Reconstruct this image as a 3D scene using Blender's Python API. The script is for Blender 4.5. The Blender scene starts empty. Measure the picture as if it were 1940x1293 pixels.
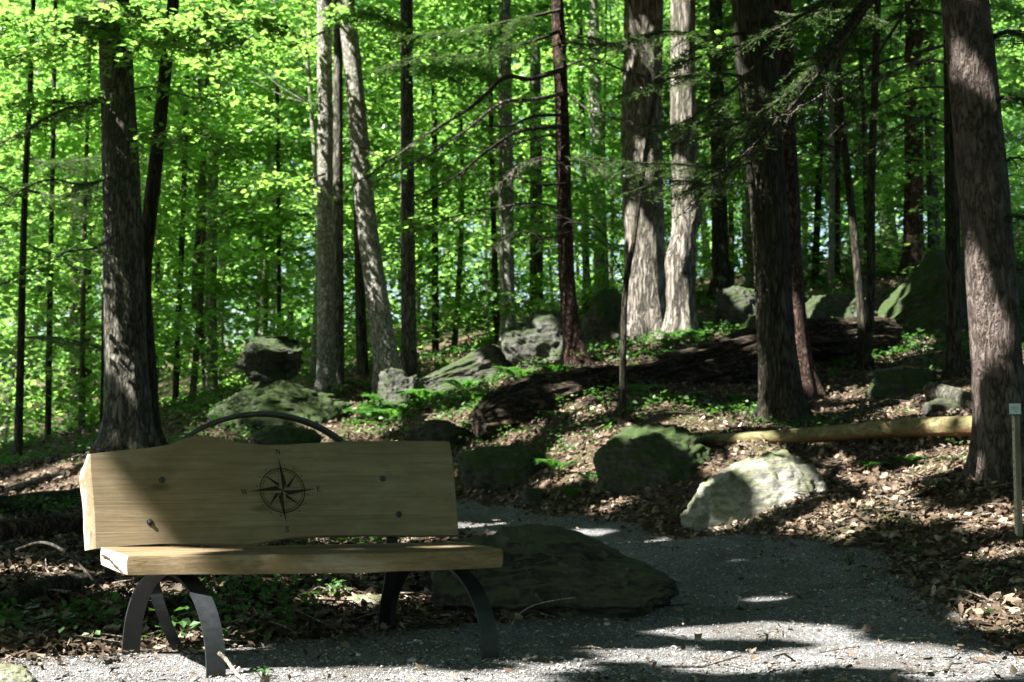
import bpy, math, random
import numpy as np
from mathutils import Vector

random.seed(7)
rng = np.random.default_rng(7)
SC = bpy.context.scene
COL = SC.collection
R = math.radians

# ------------------------------------------------------------------ camera
F_PX, CX, CY = 2695.0, 970.0, 646.5          # focal length in photo pixels, photo centre
CAM = np.array([0.0, 0.0, 0.9]); PITCH = R(3.9)
cam_d = bpy.data.cameras.new('camera'); cam = bpy.data.objects.new('camera', cam_d); COL.objects.link(cam)
cam.location = CAM; cam.rotation_euler = (R(90) + PITCH, 0, 0)
cam_d.sensor_width = 36.0; cam_d.lens = F_PX / 1940 * 36.0
cam_d.clip_start = 0.1; cam_d.clip_end = 1000
cam_d.dof.use_dof = True; cam_d.dof.focus_distance = 5.8; cam_d.dof.aperture_fstop = 5.0
SC.camera = cam

# ------------------------------------------------------------------ light
SUN_EL = R(50); SUN_AZ = math.atan2(-0.88, -0.47)      # from +Y towards +X
S = np.array([math.sin(SUN_AZ) * math.cos(SUN_EL), math.cos(SUN_AZ) * math.cos(SUN_EL), math.sin(SUN_EL)])
w = bpy.data.worlds.new('World'); SC.world = w; w.use_nodes = True
nt = w.node_tree; bg = nt.nodes['Background']
sky = nt.nodes.new('ShaderNodeTexSky'); sky.sky_type = 'NISHITA'; sky.sun_disc = False
sky.sun_elevation = SUN_EL; sky.sun_rotation = SUN_AZ; sky.air_density = 1.0; sky.dust_density = 1.5
nt.links.new(sky.outputs[0], bg.inputs[0]); bg.inputs[1].default_value = 0.05
sun_d = bpy.data.lights.new('sun', 'SUN'); sun = bpy.data.objects.new('sun', sun_d); COL.objects.link(sun)
sun_d.energy = 5.0; sun_d.angle = R(0.5); sun_d.color = (1.0, 0.95, 0.86)
sun.rotation_euler = Vector(-S).to_track_quat('-Z', 'Y').to_euler()
SC.view_settings.view_transform = 'Standard'; SC.view_settings.look = 'None'
SC.view_settings.exposure = 2.55; SC.view_settings.gamma = 1.0
SC.render.engine = 'CYCLES'
cy = SC.cycles
cy.max_bounces = 9; cy.diffuse_bounces = 6; cy.glossy_bounces = 2; cy.transmission_bounces = 4
cy.transparent_max_bounces = 4; cy.caustics_reflective = False; cy.caustics_refractive = False
cy.sample_clamp_indirect = 6.0

# ------------------------------------------------------------------ helpers
def at(px, py, Y):
    u = (px - CX) / F_PX; v = (CY - py) / F_PX
    d = np.array([u, math.cos(PITCH) - v * math.sin(PITCH), math.sin(PITCH) + v * math.cos(PITCH)])
    return CAM + d * (Y / d[1])
def ray(px, py):
    u = (px - CX) / F_PX; v = (CY - py) / F_PX
    return np.array([u, math.cos(PITCH) - v * math.sin(PITCH), math.sin(PITCH) + v * math.cos(PITCH)])
def on_z(px, py, z):
    d = ray(px, py); return CAM + d * ((z - CAM[2]) / d[2])
def m_px(Y): return Y / F_PX                  # metres per photo pixel at depth Y

def _hash(i, j, k, s):
    n = (i * 374761393 + j * 668265263 + k * 2147483647 + s * 974711) & 0xffffffff
    n = ((n ^ (n >> 13)) * 1274126177) & 0xffffffff
    n = (n ^ (n >> 16)) & 0xffffff
    return n / float(0xffffff)
def vnoise(P, seed=0):
    P = np.asarray(P, float); I = np.floor(P).astype(np.int64); f = P - I; f = f * f * (3 - 2 * f)
    i, j, k = I[..., 0], I[..., 1], I[..., 2]; x, y, z = f[..., 0], f[..., 1], f[..., 2]
    r = 0
    for a in (0, 1):
        for b in (0, 1):
            for c in (0, 1):
                r = r + _hash(i + a, j + b, k + c, seed) * (x if a else 1 - x) * (y if b else 1 - y) * (z if c else 1 - z)
    return r * 2 - 1
def fbm(P, oct=4, seed=0, gain=0.5):
    P = np.asarray(P, float); r = 0; a = 1.0
    for o in range(oct):
        r = r + a * vnoise(P * 2.0 ** o, seed + o * 17); a *= gain
    return r

def new_mesh(name, parts, smooth=False):
    """parts: list of (V[n,3], F[m,k]) merged into one mesh datablock"""
    me = bpy.data.meshes.new(name)
    Vs, loops, starts, off, ls = [], [], [], 0, 0
    for V, F in parts:
        V = np.asarray(V, float); Vs.append(V)
        groups = [np.asarray(F)] if isinstance(F, np.ndarray) else [np.asarray([f]) for f in F]
        for G in groups:
            if G.size == 0: continue
            m, k = G.shape
            loops.append((G + off).ravel()); starts.append(ls + np.arange(m) * k); ls += m * k
        off += len(V)
    V = np.concatenate(Vs); L = np.concatenate(loops).astype(np.int32); St = np.concatenate(starts).astype(np.int32)
    me.vertices.add(len(V)); me.vertices.foreach_set('co', V.astype(np.float32).ravel())
    me.loops.add(len(L)); me.loops.foreach_set('vertex_index', L)
    me.polygons.add(len(St)); me.polygons.foreach_set('loop_start', St)
    me.polygons.foreach_set('use_smooth', np.full(len(St), bool(smooth)))
    me.update(calc_edges=True); me.validate()
    return me
def put(name, parts, mat, parent=None, smooth=False, label=None):
    """one mesh object; parts are in world coordinates, moved into the parent's (unrotated) frame"""
    if parent is not None:
        o = np.array(parent['_o']); parts = [(np.asarray(V, float) - o, F) for V, F in parts]
    me = new_mesh(name, parts, smooth); me.materials.append(mat)
    ob = bpy.data.objects.new(name, me); COL.objects.link(ob)
    if parent is not None:
        ob.parent = parent; ob['_o'] = [float(x) for x in parent['_o']]
        if parent.type == 'MESH': pass
    if label: ob['label'] = label
    return ob
def thing(name, label, cat, loc, group=None):
    o = bpy.data.objects.new(name, None); COL.objects.link(o); o.location = loc; o.empty_display_size = 0.2
    o['label'] = label; o['category'] = cat; o['_o'] = [float(x) for x in loc]
    if group: o['group'] = group
    return o
def single(name, label, cat, parts, mat, base, smooth=False, group=None):
    """a thing that is one mesh, origin at its base"""
    base = np.asarray(base, float)
    me = new_mesh(name, [(np.asarray(V, float) - base, F) for V, F in parts], smooth); me.materials.append(mat)
    o = bpy.data.objects.new(name, me); COL.objects.link(o); o.location = base
    o['label'] = label; o['category'] = cat
    if group: o['group'] = group
    return o
def setting(name, parts, mat, kind='structure', smooth=True):
    me = new_mesh(name, parts, smooth); me.materials.append(mat)
    o = bpy.data.objects.new(name, me); COL.objects.link(o); o['kind'] = kind
    return o

def unit(v): v = np.asarray(v, float); return v / (np.linalg.norm(v, axis=-1, keepdims=True) + 1e-9)
def resample(P, step):
    P = np.asarray(P, float)
    # Catmull-Rom through the points, then equal steps
    Q = np.vstack([2 * P[0] - P[1], P, 2 * P[-1] - P[-2]]); out = []
    for i in range(len(P) - 1):
        p0, p1, p2, p3 = Q[i], Q[i + 1], Q[i + 2], Q[i + 3]
        n = max(2, int(np.linalg.norm(p2[:3] - p1[:3]) / step))
        t = np.linspace(0, 1, n, endpoint=False)[:, None]
        out.append(0.5 * (2 * p1 + (p2 - p0) * t + (2 * p0 - 5 * p1 + 4 * p2 - p3) * t ** 2 + (3 * p1 - p0 - 3 * p2 + p3) * t ** 3))
    out.append(P[-1:]); return np.vstack(out)
def tube(P, rad, n=8, disp=None, cap=True):
    P = np.asarray(P, float); k = len(P); rad = np.broadcast_to(np.asarray(rad, float), (k,))
    T = unit(np.gradient(P, axis=0)); up = np.array([0, 1.0, 0.02]) if abs(T[0][1]) < 0.8 else np.array([1.0, 0, 0])
    A = np.zeros((k, 3)); a = unit(up - T[0] * up.dot(T[0]))
    for i in range(k):
        a = unit(a - T[i] * a.dot(T[i])); A[i] = a
    B = np.cross(T, A); th = np.arange(n) * 2 * math.pi / n
    D = np.cos(th)[None, :, None] * A[:, None] + np.sin(th)[None, :, None] * B[:, None]
    rr = rad[:, None] * np.ones((1, n))
    if disp is not None: rr = rr * (1 + disp(P[:, None] + 0 * D, D, th))
    V = (P[:, None] + D * rr[..., None]).reshape(-1, 3)
    i = np.arange(k - 1)[:, None] * n; j = np.arange(n)[None]; j2 = (j + 1) % n
    F = np.stack([i + j, i + j2, i + n + j2, i + n + j], -1).reshape(-1, 4)
    out = [(V, F)]
    if cap:
        out.append((V[:n], np.arange(n)[::-1][None])); out.append((V[-n:], np.arange(n)[None]))
    return out
def strap(P, wdir, width, thick):
    """flat iron strap bent along P; wdir = direction of its width"""
    P = np.asarray(P, float); wd = unit(np.asarray(wdir, float)); T = unit(np.gradient(P, axis=0)); Nn = unit(np.cross(T, wd))
    k = len(P); c = [(-1, -1), (1, -1), (1, 1), (-1, 1)]
    V = np.stack([P + wd * a * width / 2 + Nn * b * thick / 2 for a, b in c], 1).reshape(-1, 3)
    i = np.arange(k - 1)[:, None] * 4; j = np.arange(4)[None]; j2 = (j + 1) % 4
    F = np.stack([i + j, i + j2, i + 4 + j2, i + 4 + j], -1).reshape(-1, 4)
    return [(V, F), (V[:4], np.array([[3, 2, 1, 0]])), (V[-4:], np.array([[0, 1, 2, 3]]))]
def leaves(C, N, A, L, W, fold=0.12):
    """diamond leaves: centre, normal, long axis, length, width"""
    C = np.asarray(C, float); n = len(C); N = unit(N); A = unit(A - N * (A * N).sum(-1, keepdims=True)); B = np.cross(N, A)
    L = np.broadcast_to(L, (n,))[:, None]; W = np.broadcast_to(W, (n,))[:, None]
    V = np.stack([C - A * L * .5, C + B * W * .5 + A * L * .06 + N * W * fold, C + A * L * .5, C - B * W * .5 + A * L * .06 + N * W * fold], 1).reshape(-1, 3)
    return V, np.arange(4 * n).reshape(n, 4)
LOBE = np.array([(0, -.5), (.16, -.36), (.44, -.30), (.28, -.06), (.5, .14), (.2, .12), (.13, .3), (0, .56), (-.13, .3), (-.2, .12), (-.5, .14), (-.28, -.06), (-.44, -.30), (-.16, -.36)])
OVAL = np.array([(0, -.5), (.2, -.3), (.27, 0), (.17, .3), (0, .52), (-.17, .3), (-.27, 0), (-.2, -.3)])
def shaped(C, N, A, size, shape, curl):
    C = np.asarray(C, float); n = len(C); N = unit(N); A = unit(A - N * (A * N).sum(-1, keepdims=True)); B = np.cross(N, A)
    k = len(shape); size = np.broadcast_to(size, (n,))[:, None, None]; curl = np.broadcast_to(curl, (n,))[:, None]
    x, y = shape[:, 0][None], shape[:, 1][None]
    h = curl * (x ** 2 * 1.6 + y ** 2 * .8) + rng.normal(0, .05, (n, k))
    V = C[:, None] + size * (B[:, None] * x[..., None] + A[:, None] * y[..., None] + N[:, None] * h[..., None])
    return V.reshape(-1, 3), np.arange(n * k).reshape(n, k)
def rvec(n): return unit(rng.normal(size=(n, 3)))

# ------------------------------------------------------------------ materials
class NT:
    def __init__(s, name):
        s.m = bpy.data.materials.new(name); s.m.use_nodes = True; s.t = s.m.node_tree; s.n = s.t.nodes
        s.bsdf = s.n['Principled BSDF']; s.out = s.n['Material Output']
    def node(s, typ, **kw):
        nd = s.n.new('ShaderNode' + typ)
        for k, v in kw.items():
            if k.startswith('i_'):
                key = k[2:]; key = int(key) if key.isdigit() else key.replace('_', ' ')
                tgt = nd.inputs[key]
                if isinstance(v, bpy.types.NodeSocket): s.t.links.new(v, tgt)
                else: tgt.default_value = v
            else: setattr(nd, k, v)
        return nd
    def link(s, a, b): s.t.links.new(a, b)
    def coords(s, scale=(1, 1, 1)):
        tc = s.node('TexCoord'); mp = s.node('Mapping', i_Scale=scale); s.link(tc.outputs['Object'], mp.inputs[0]); return mp.outputs[0]
    def noise(s, vec, scale, detail=4, rough=.55, dist=0.0):
        nd = s.node('TexNoise', i_Scale=scale, i_Detail=detail, i_Roughness=rough, i_Distortion=dist); s.link(vec, nd.inputs['Vector']); return nd.outputs[0]
    def ramp(s, fac, stops):
        r = s.node('ValToRGB'); s.link(fac, r.inputs[0]); e = r.color_ramp.elements
        while len(e) < len(stops): e.new(.5)
        for el, (p, c) in zip(e, stops):
            el.position = p; el.color = (*c, 1) if len(c) == 3 else c
        return r.outputs[0]
    def mix(s, fac, a, b):
        m = s.node('MixRGB')
        for sock, v in zip(m.inputs, (fac, a, b)):
            if isinstance(v, bpy.types.NodeSocket): s.link(v, sock)
            else: sock.default_value = v if not isinstance(v, tuple) else (*v, 1)
        return m.outputs[0]
    def bump(s, h, strength=.5, dist=.02):
        b = s.node('Bump', i_Strength=strength, i_Distance=dist); s.link(h, b.inputs['Height']); return b.outputs[0]
    def set(s, color=None, rough=.9, normal=None, spec=.25, metallic=0):
        b = s.bsdf
        if isinstance(color, bpy.types.NodeSocket): s.link(color, b.inputs['Base Color'])
        elif color is not None: b.inputs['Base Color'].default_value = (*color, 1)
        b.inputs['Roughness'].default_value = rough; b.inputs['Specular IOR Level'].default_value = spec
        b.inputs['Metallic'].default_value = metallic
        if normal is not None: s.link(normal, b.inputs['Normal'])
        return s.m

def mat_bark(name, dark, light, moss=None, scale=9, stretch=.13, bump=.9, patch=None, axis=2):
    a1, a2 = [1, 1, 1], [1, 1, 1]; a1[axis] = stretch; a2[axis] = max(.35, stretch)
    k = NT(name); n1 = k.noise(k.coords(a1), scale, 4, .6, .35); n2 = k.noise(k.coords(a2), scale * 2.6, 7, .7, .4)
    a = k.node('Math', operation='MULTIPLY_ADD', i_1=2.0, i_2=-1.0); k.link(n1, a.inputs[0]); b = k.node('Math', operation='ABSOLUTE'); k.link(a.outputs[0], b.inputs[0])
    rid = k.ramp(b.outputs[0], [(.0, (0, 0, 0)), (.10, (.45, .45, .45)), (.34, (1, 1, 1))])        # furrows along the trunk
    h = k.mix(.42, rid, n2)
    col = k.ramp(h, [(.22, tuple(x * .45 for x in dark)), (.40, dark), (.60, tuple((p + q) / 2 for p, q in zip(dark, light))), (.82, light)])
    v3 = k.coords(); n3 = k.noise(v3, 1.1, 4, .65)
    if moss: col = k.mix(k.ramp(n3, [(.45, (0, 0, 0)), (.7, (.7, .7, .7))]), col, moss)
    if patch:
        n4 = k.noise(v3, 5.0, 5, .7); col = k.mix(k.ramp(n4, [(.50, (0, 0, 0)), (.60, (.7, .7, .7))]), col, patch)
    return k.set(col, .92, k.bump(h, bump, .05))
def mat_leaf(name, front, front2, trans, gloss=.5, split=.5, var=.6):
    k = NT(name); g = k.node('NewGeometry'); rpi = g.outputs['Random Per Island']; oi = k.node('ObjectInfo').outputs['Random']
    n = k.noise(k.coords(), .7, 3, .6); f = k.node('Math', operation='MULTIPLY_ADD', i_1=.45); k.link(rpi, f.inputs[0])
    f1 = k.node('Math', operation='MULTIPLY_ADD', i_1=.30); k.link(oi, f1.inputs[0]); f2 = k.node('Math', operation='MULTIPLY_ADD', i_1=.9, i_2=-.32); k.link(n, f2.inputs[0]); k.link(f2.outputs[0], f1.inputs[2]); k.link(f1.outputs[0], f.inputs[2])
    col = k.mix(f.outputs[0], tuple(x * (1 - var) for x in front), front2)
    tcol = k.mix(f.outputs[0], tuple(x * (1 - var) for x in (trans[0] * .6, trans[1] * .9, trans[2] * .8)), tuple(c * q for c, q in zip(trans, (1.35, 1.12, 1.1))))
    k.set(col, gloss, None, .5)
    tr = k.node('BsdfTranslucent'); k.link(tcol, tr.inputs[0])
    mx = k.node('MixShader', i_0=split); k.link(k.bsdf.outputs[0], mx.inputs[1]); k.link(tr.outputs[0], mx.inputs[2])
    k.link(mx.outputs[0], k.out.inputs[0]); return k.m
def mat_rock(name, c1, c2, moss, moss_amt=.5, lichen=(.5, .52, .45), nzw=.20):
    k = NT(name); v = k.coords(); n1 = k.noise(v, 3.2, 9, .66, .5); n2 = k.noise(v, 22, 7, .7); n3 = k.noise(v, 4.5, 7, .7)
    ns = k.noise(k.coords((.6, .6, 5)), 4, 6, .65, .6)
    h = k.mix(.4, n1, n2); h = k.mix(.3, h, ns); col = k.ramp(h, [(.36, tuple(x * .55 for x in c1)), (.45, c1), (.54, tuple((a + b) * .5 for a, b in zip(c1, c2))), (.64, c2)])
    n4 = k.noise(v, 9, 6, .72); col = k.mix(k.ramp(n4, [(.56, (0, 0, 0)), (.64, (.6, .6, .6))]), col, lichen)
    g = k.node('NewGeometry'); sx = k.node('SeparateXYZ'); k.link(g.outputs['Normal'], sx.inputs[0])
    a = k.node('Math', operation='MULTIPLY_ADD', i_1=nzw, i_2=.16 * moss_amt - .10 - .5 * (nzw - .2)); k.link(sx.outputs[2], a.inputs[0])
    b = k.node('Math', operation='ADD'); k.link(a.outputs[0], b.inputs[0]); k.link(n3, b.inputs[1])
    mf = k.ramp(b.outputs[0], [(.52, (0, 0, 0)), (.64, (.88, .88, .88))])
    mc = k.mix(n2, tuple(x * .4 for x in moss), tuple(x * 1.6 for x in moss))
    col = k.mix(mf, col, mc)
    return k.set(col, .95, k.bump(h, 1.0, .06))

M = {}
M['bark_grey'] = mat_bark('bark_grey', (.06, .055, .046), (.24, .225, .195), (.075, .08, .055), 22, .2)
M['bark_pale'] = mat_bark('bark_pale', (.10, .09, .076), (.40, .37, .325), (.14, .135, .10), 16, .16, 1.0)
M['bark_smooth'] = mat_bark('bark_smooth', (.15, .145, .128), (.46, .45, .41), (.15, .155, .11), 22, .5, .6)
M['bark_red'] = mat_bark('bark_red', (.035, .021, .016), (.16, .095, .072), None, 24, .35, 1.0)
M['bark_dark'] = mat_bark('bark_dark', (.024, .022, .016), (.105, .092, .064), (.04, .05, .024), 22, .16, 1.0)
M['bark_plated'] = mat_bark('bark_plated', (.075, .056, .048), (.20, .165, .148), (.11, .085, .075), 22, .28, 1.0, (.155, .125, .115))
M['twig'] = mat_bark('twig', (.03, .026, .022), (.11, .095, .08), None, 30, .3, .4)
M['dead_twig'] = mat_bark('dead_twig', (.08, .07, .06), (.34, .30, .26), None, 30, .3, .4)
M['rotten'] = mat_bark('rotten', (.022, .016, .011), (.13, .092, .062), (.035, .04, .016), 16, .14, 1.0, (.012, .009, .007), 0)
M['leaf_sun'] = mat_leaf('leaf_sun', (.05, .13, .025), (.085, .20, .06), (.37, .74, .15), .34, .6)
M['leaf_far'] = mat_leaf('leaf_far', (.06, .14, .04), (.11, .22, .07), (.42, .78, .24), .42, .6, .4)  # far leaves paler: distance haze put into their colour
M['needle'] = mat_leaf('needle', (.04, .085, .03), (.075, .14, .05), (.10, .22, .045), .4, .4, .4)
M['fern'] = mat_leaf('fern', (.04, .13, .03), (.07, .19, .05), (.12, .34, .04), .45, .45, .3)
M['cover'] = mat_leaf('cover', (.04, .11, .025), (.07, .17, .04), (.10, .28, .03), .5, .4, .4)
M['rock'] = mat_rock('rock', (.04, .041, .037), (.135, .138, .122), (.032, .052, .014), .6, (.22, .24, .19))
M['rock_mossy'] = mat_rock('rock_mossy', (.035, .037, .031), (.11, .115, .095), (.028, .05, .011), 1.1, (.16, .18, .13))
M['rock_pale'] = mat_rock('rock_pale', (.18, .18, .155), (.44, .44, .39), (.11, .125, .06), .35, (.48, .48, .43))
M['rock_dark'] = mat_rock('rock_dark', (.024, .023, .02), (.115, .112, .10), (.038, .056, .018), .4, (.17, .18, .15))
M['rock_crest'] = mat_rock('rock_crest', (.024, .023, .02), (.085, .08, .07), (.062, .072, .042), .9, (.16, .165, .14), .7)
M['iron'] = (lambda k: k.set(k.ramp(k.noise(k.coords(), 18, 5, .7), [(.4, (.007, .009, .012)), (.7, (.018, .022, .026))]), .5, k.bump(k.noise(k.coords(), 60, 3), .15, .005), .5))(NT('iron'))
M['burn'] = (lambda k: k.set(k.ramp(k.noise(k.coords((6, 6, 140)), 1.0, 5, .7), [(.38, (.010, .008, .006)), (.6, (.035, .026, .017))]), .95))(NT('burnt_engraving'))
M['crack'] = NT('crack_shadow_wood').set((.05, .03, .018), .95)
def wood(name, c1, c2, c3, rot=(0, 0, 0), grey=.35):
    k = NT(name); tc = k.node('TexCoord'); m0 = k.node('Mapping', i_Rotation=rot); k.link(tc.outputs['Object'], m0.inputs[0])
    def sc(*v):
        m = k.node('Mapping', i_Scale=v); k.link(m0.outputs[0], m.inputs[0]); return m.outputs[0]
    band = k.noise(sc(.9, 13, 13), 1.0, 5, .6, 1.2); fine = k.noise(sc(2.2, 120, 120), 1.0, 6, .65, .3); blot = k.noise(sc(2.5, 6, 6), 1.0, 6, .7, .4)
    vo = k.node('TexVoronoi', i_Scale=1.0); k.link(sc(2.0, 5.5, 5.5), vo.inputs['Vector'])           # a few knots
    knot = k.ramp(vo.outputs['Distance'], [(.02, (1, 1, 1)), (.07, (.5, .5, .5)), (.12, (0, 0, 0))])
    col = k.ramp(band, [(.32, c1), (.5, c2), (.68, c3)]); col = k.mix(k.ramp(fine, [(.38, (.4, .4, .4)), (.50, (0, 0, 0))]), col, tuple(x * .55 for x in c1))
    col = k.mix(k.ramp(blot, [(.46, (0, 0, 0)), (.68, (.6, .6, .6))]), col, tuple(x * .62 for x in c1)); col = k.mix(k.ramp(blot, [(.30, (grey, grey, grey)), (.46, (0, 0, 0))]), col, (.30, .275, .24))
    col = k.mix(knot, col, tuple(x * .35 for x in c1))
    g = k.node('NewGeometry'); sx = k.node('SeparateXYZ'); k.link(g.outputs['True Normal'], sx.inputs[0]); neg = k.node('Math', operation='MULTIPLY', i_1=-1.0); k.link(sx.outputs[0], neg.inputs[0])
    eg = k.ramp(k.noise(sc(40, 40, 40), 1.0, 5, .7), [(.36, (.17, .13, .10)), (.5, (.42, .37, .32)), (.65, (.52, .48, .43))]); col = k.mix(k.ramp(neg.outputs[0], [(.66, (0, 0, 0)), (.72, (1, 1, 1))]), col, eg)      # left-facing ends paler: end grain with sunlight put into its colour
    h = k.mix(.5, fine, band)
    return k.set(col, .7, k.bump(h, .35, .008), .25)
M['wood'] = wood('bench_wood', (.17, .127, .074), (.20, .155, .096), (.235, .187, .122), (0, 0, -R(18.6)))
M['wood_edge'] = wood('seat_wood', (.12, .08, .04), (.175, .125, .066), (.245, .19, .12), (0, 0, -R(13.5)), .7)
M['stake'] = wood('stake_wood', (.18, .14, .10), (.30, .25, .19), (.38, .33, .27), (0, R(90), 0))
def ylog():
    k = NT('peeled_log'); n = k.noise(k.coords((1.0, 9, 9)), 2.4, 7, .7, .4); n5 = k.noise(k.coords((2.2, 3, 3)), 2.6, 6, .7); n6 = k.noise(k.coords((3, 9, 9)), 3.0, 6, .7, .5)
    col = k.ramp(n, [(.3, (.07, .055, .024)), (.45, (.15, .125, .06)), (.6, (.23, .20, .11)), (.72, (.30, .27, .19))])
    col = k.mix(k.ramp(n5, [(.46, (0, 0, 0)), (.6, (.75, .75, .75))]), col, (.11, .115, .045)); col = k.mix(k.ramp(n6, [(.58, (0, 0, 0)), (.64, (.85, .85, .85))]), col, (.07, .04, .022))
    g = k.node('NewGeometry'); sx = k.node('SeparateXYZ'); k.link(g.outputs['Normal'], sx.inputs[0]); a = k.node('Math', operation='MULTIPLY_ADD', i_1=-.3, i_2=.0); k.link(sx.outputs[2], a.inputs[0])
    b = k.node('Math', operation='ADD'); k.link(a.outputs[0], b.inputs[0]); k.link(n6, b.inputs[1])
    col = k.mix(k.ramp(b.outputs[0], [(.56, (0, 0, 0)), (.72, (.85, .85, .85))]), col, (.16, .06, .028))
    return k.set(col, .8, k.bump(n, .8, .02))
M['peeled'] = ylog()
def ground_mat():
    k = NT('forest_floor'); v = k.coords(); n = k.noise(v, 9, 8, .7, .3); n2 = k.noise(v, 1.3, 4, .6)
    col = k.ramp(n, [(.3, (.025, .018, .012)), (.5, (.075, .052, .034)), (.68, (.16, .115, .08))])
    col = k.mix(k.ramp(n2, [(.50, (0, 0, 0)), (.64, (.65, .65, .65))]), col, (.035, .055, .014))
    return k.set(col, .97, k.bump(n, 1.0, .05))
M['floor'] = ground_mat()
def gravel():
    k = NT('gravel'); v = k.coords(); vo = k.node('TexVoronoi', i_Scale=130.0); k.link(v, vo.inputs['Vector'])
    sx = k.node('SeparateXYZ'); k.link(vo.outputs['Color'], sx.inputs[0])
    col = k.ramp(sx.outputs[0], [(0, (.055, .057, .06)), (.5, (.145, .148, .155)), (.85, (.25, .254, .265)), (1, (.46, .46, .48))])
    n = k.noise(v, 2.2, 6, .65); col = k.mix(k.ramp(n, [(.40, (0, 0, 0)), (.66, (.75, .75, .75))]), col, (.075, .066, .053))
    return k.set(col, .95, k.bump(vo.outputs['Distance'], .9, .012))
M['gravel'] = gravel()
def litter(name, stops):
    k = NT(name); g = k.node('NewGeometry'); col = k.ramp(g.outputs['Random Per Island'], stops)
    n = k.noise(k.coords(), 40, 3); col = k.mix(k.ramp(n, [(.35, (.5, .5, .5)), (.6, (0, 0, 0))]), col, (.05, .034, .022))
    return k.set(col, .7, None, .3)
M['litter'] = litter('fallen_leaves', [(0, (.022, .015, .010)), (.35, (.06, .042, .027)), (.65, (.125, .09, .06)), (.9, (.24, .185, .135)), (1, (.40, .33, .265))])
M['pebble'] = litter('pebbles', [(0, (.12, .12, .125)), (.5, (.26, .26, .27)), (1, (.50, .50, .52))])
M['sign_face'] = NT('sign_face').set((.62, .72, .78), .4)
M['sign_ink'] = NT('sign_ink').set((.30, .36, .42), .6)
M['sign_rim'] = NT('sign_rim').set((.06, .07, .06), .5)
M['bark_stick'] = mat_bark('pale_stick', (.22, .19, .15), (.48, .43, .36), None, 40, .3, .3)

# ------------------------------------------------------------------ terrain (thin-plate spline through measured points)
ANCH_W = [(-12, -12, 0), (12, -12, .3), (-3, 1, 0), (0, 1, 0), (3, 1, .05), (-2.2, 4.5, 0), (0, 4.5, 0), (1.6, 4.8, 0), (-1.1, 5.35, 0), (-.1, 5.84, 0),
          (-1.59, 5.92, 0), (-.59, 6.64, 0), (.7, 6.9, 0), (.4, 8.2, .03), (1.2, 7.6, .02), (1.9, 6.9, .04), (-7, 5, .15), (-7, 9, .2), (-9, 16, .2), (5, 5, .45), (8, 9, 1.6), (10, 16, 3.6)]
ANCH_P = [(880, 960, 14), (1000, 975, 13), (1200, 1000, 11.5), (1400, 1012, 10.5), (1650, 1042, 9), (1800, 1150, 6.9), (1300, 1090, 8.7),
          (1340, 1000, 10.9), (1450, 984, 10.9), (1525, 952, 11.0), (1570, 930, 11.15), (1600, 945, 11.2), (1400, 850, 13.1), (1620, 858, 12.5), (1860, 842, 11.7), (1890, 900, 10), (1930, 1035, 8.8), (1940, 1200, 6.5),
          (1480, 812, 14.5), (1525, 748, 16.2), (1180, 806, 14.5), (1220, 925, 13), (950, 908, 14.6), (910, 845, 16), (1440, 720, 17.6), (1650, 690, 17.5), (1090, 692, 17.6),
          (1222, 662, 20.2), (1290, 642, 19.2), (1020, 695, 19), (1400, 612, 20.5), (1590, 612, 20.5), (1805, 712, 15.6), (1820, 640, 19),
          (530, 800, 19.2), (660, 818, 18.6), (760, 905, 16.5), (750, 770, 20), (850, 740, 20.5), (240, 852, 15), (80, 1100, 7.4), (80, 1000, 10), (80, 925, 14), (50, 885, 18), (100, 862, 26),
          (300, 828, 30), (616, 740, 20.5), (400, 765, 25), (520, 705, 36), (820, 680, 30), (1000, 615, 32), (1140, 562, 32), (1580, 545, 30), (1730, 512, 25), (1370, 548, 30),
          (300, 1130, 7.2), (500, 1040, 9.0), (560, 960, 12)]
AP = np.array([*ANCH_W, *[tuple(at(*p)) for p in ANCH_P], *[tuple(at(px, py, 75)) for px, py in ((-400, 830), (300, 720), (1000, 600), (1700, 520), (2400, 480))], (-70, 120, 3), (0, 130, 12), (70, 120, 20), (-40, 30, -.2), (40, 30, 12)])
def _tps(r2): return np.where(r2 > 1e-9, r2 * np.log(r2 + 1e-12), 0) * .5
_n = len(AP); _D = ((AP[:, None, :2] - AP[None, :, :2]) ** 2).sum(-1)
_K = _tps(_D) + np.eye(_n) * .02; _Pm = np.hstack([np.ones((_n, 1)), AP[:, :2]])
_A = np.block([[_K, _Pm], [_Pm.T, np.zeros((3, 3))]]); _sol = np.linalg.solve(_A, np.concatenate([AP[:, 2], np.zeros(3)]))
def path_w(XY):   # soft weight: 1 on the level gravel area
    return np.clip(1 - np.hypot((XY[:, 0] - .6) / 2.4, (XY[:, 1] - 5.5) / 2.6), 0, 1)
def ground(X, Y):
    X = np.atleast_1d(np.asarray(X, float)); Y = np.atleast_1d(np.asarray(Y, float)); XY = np.stack([X.ravel(), Y.ravel()], 1); out = np.empty(len(XY))
    for i in range(0, len(XY), 20000):
        q = XY[i:i + 20000]; d = ((q[:, None] - AP[None, :, :2]) ** 2).sum(-1)
        out[i:i + 20000] = _tps(d) @ _sol[:_n] + _sol[_n] + q @ _sol[_n + 1:]
    p3 = np.hstack([XY, np.zeros((len(XY), 1))]); far = np.clip((XY[:, 1] - 6) / 4, .08, 1) * (1 - .9 * np.clip(path_w(XY) * 3, 0, 1))
    out += far * (.06 * fbm(p3 * .9, 3, 5) + .012 * fbm(p3 * 5, 2, 9))
    return out.reshape(X.shape)
def gz(x, y): return float(ground(x, y)[0])
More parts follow.
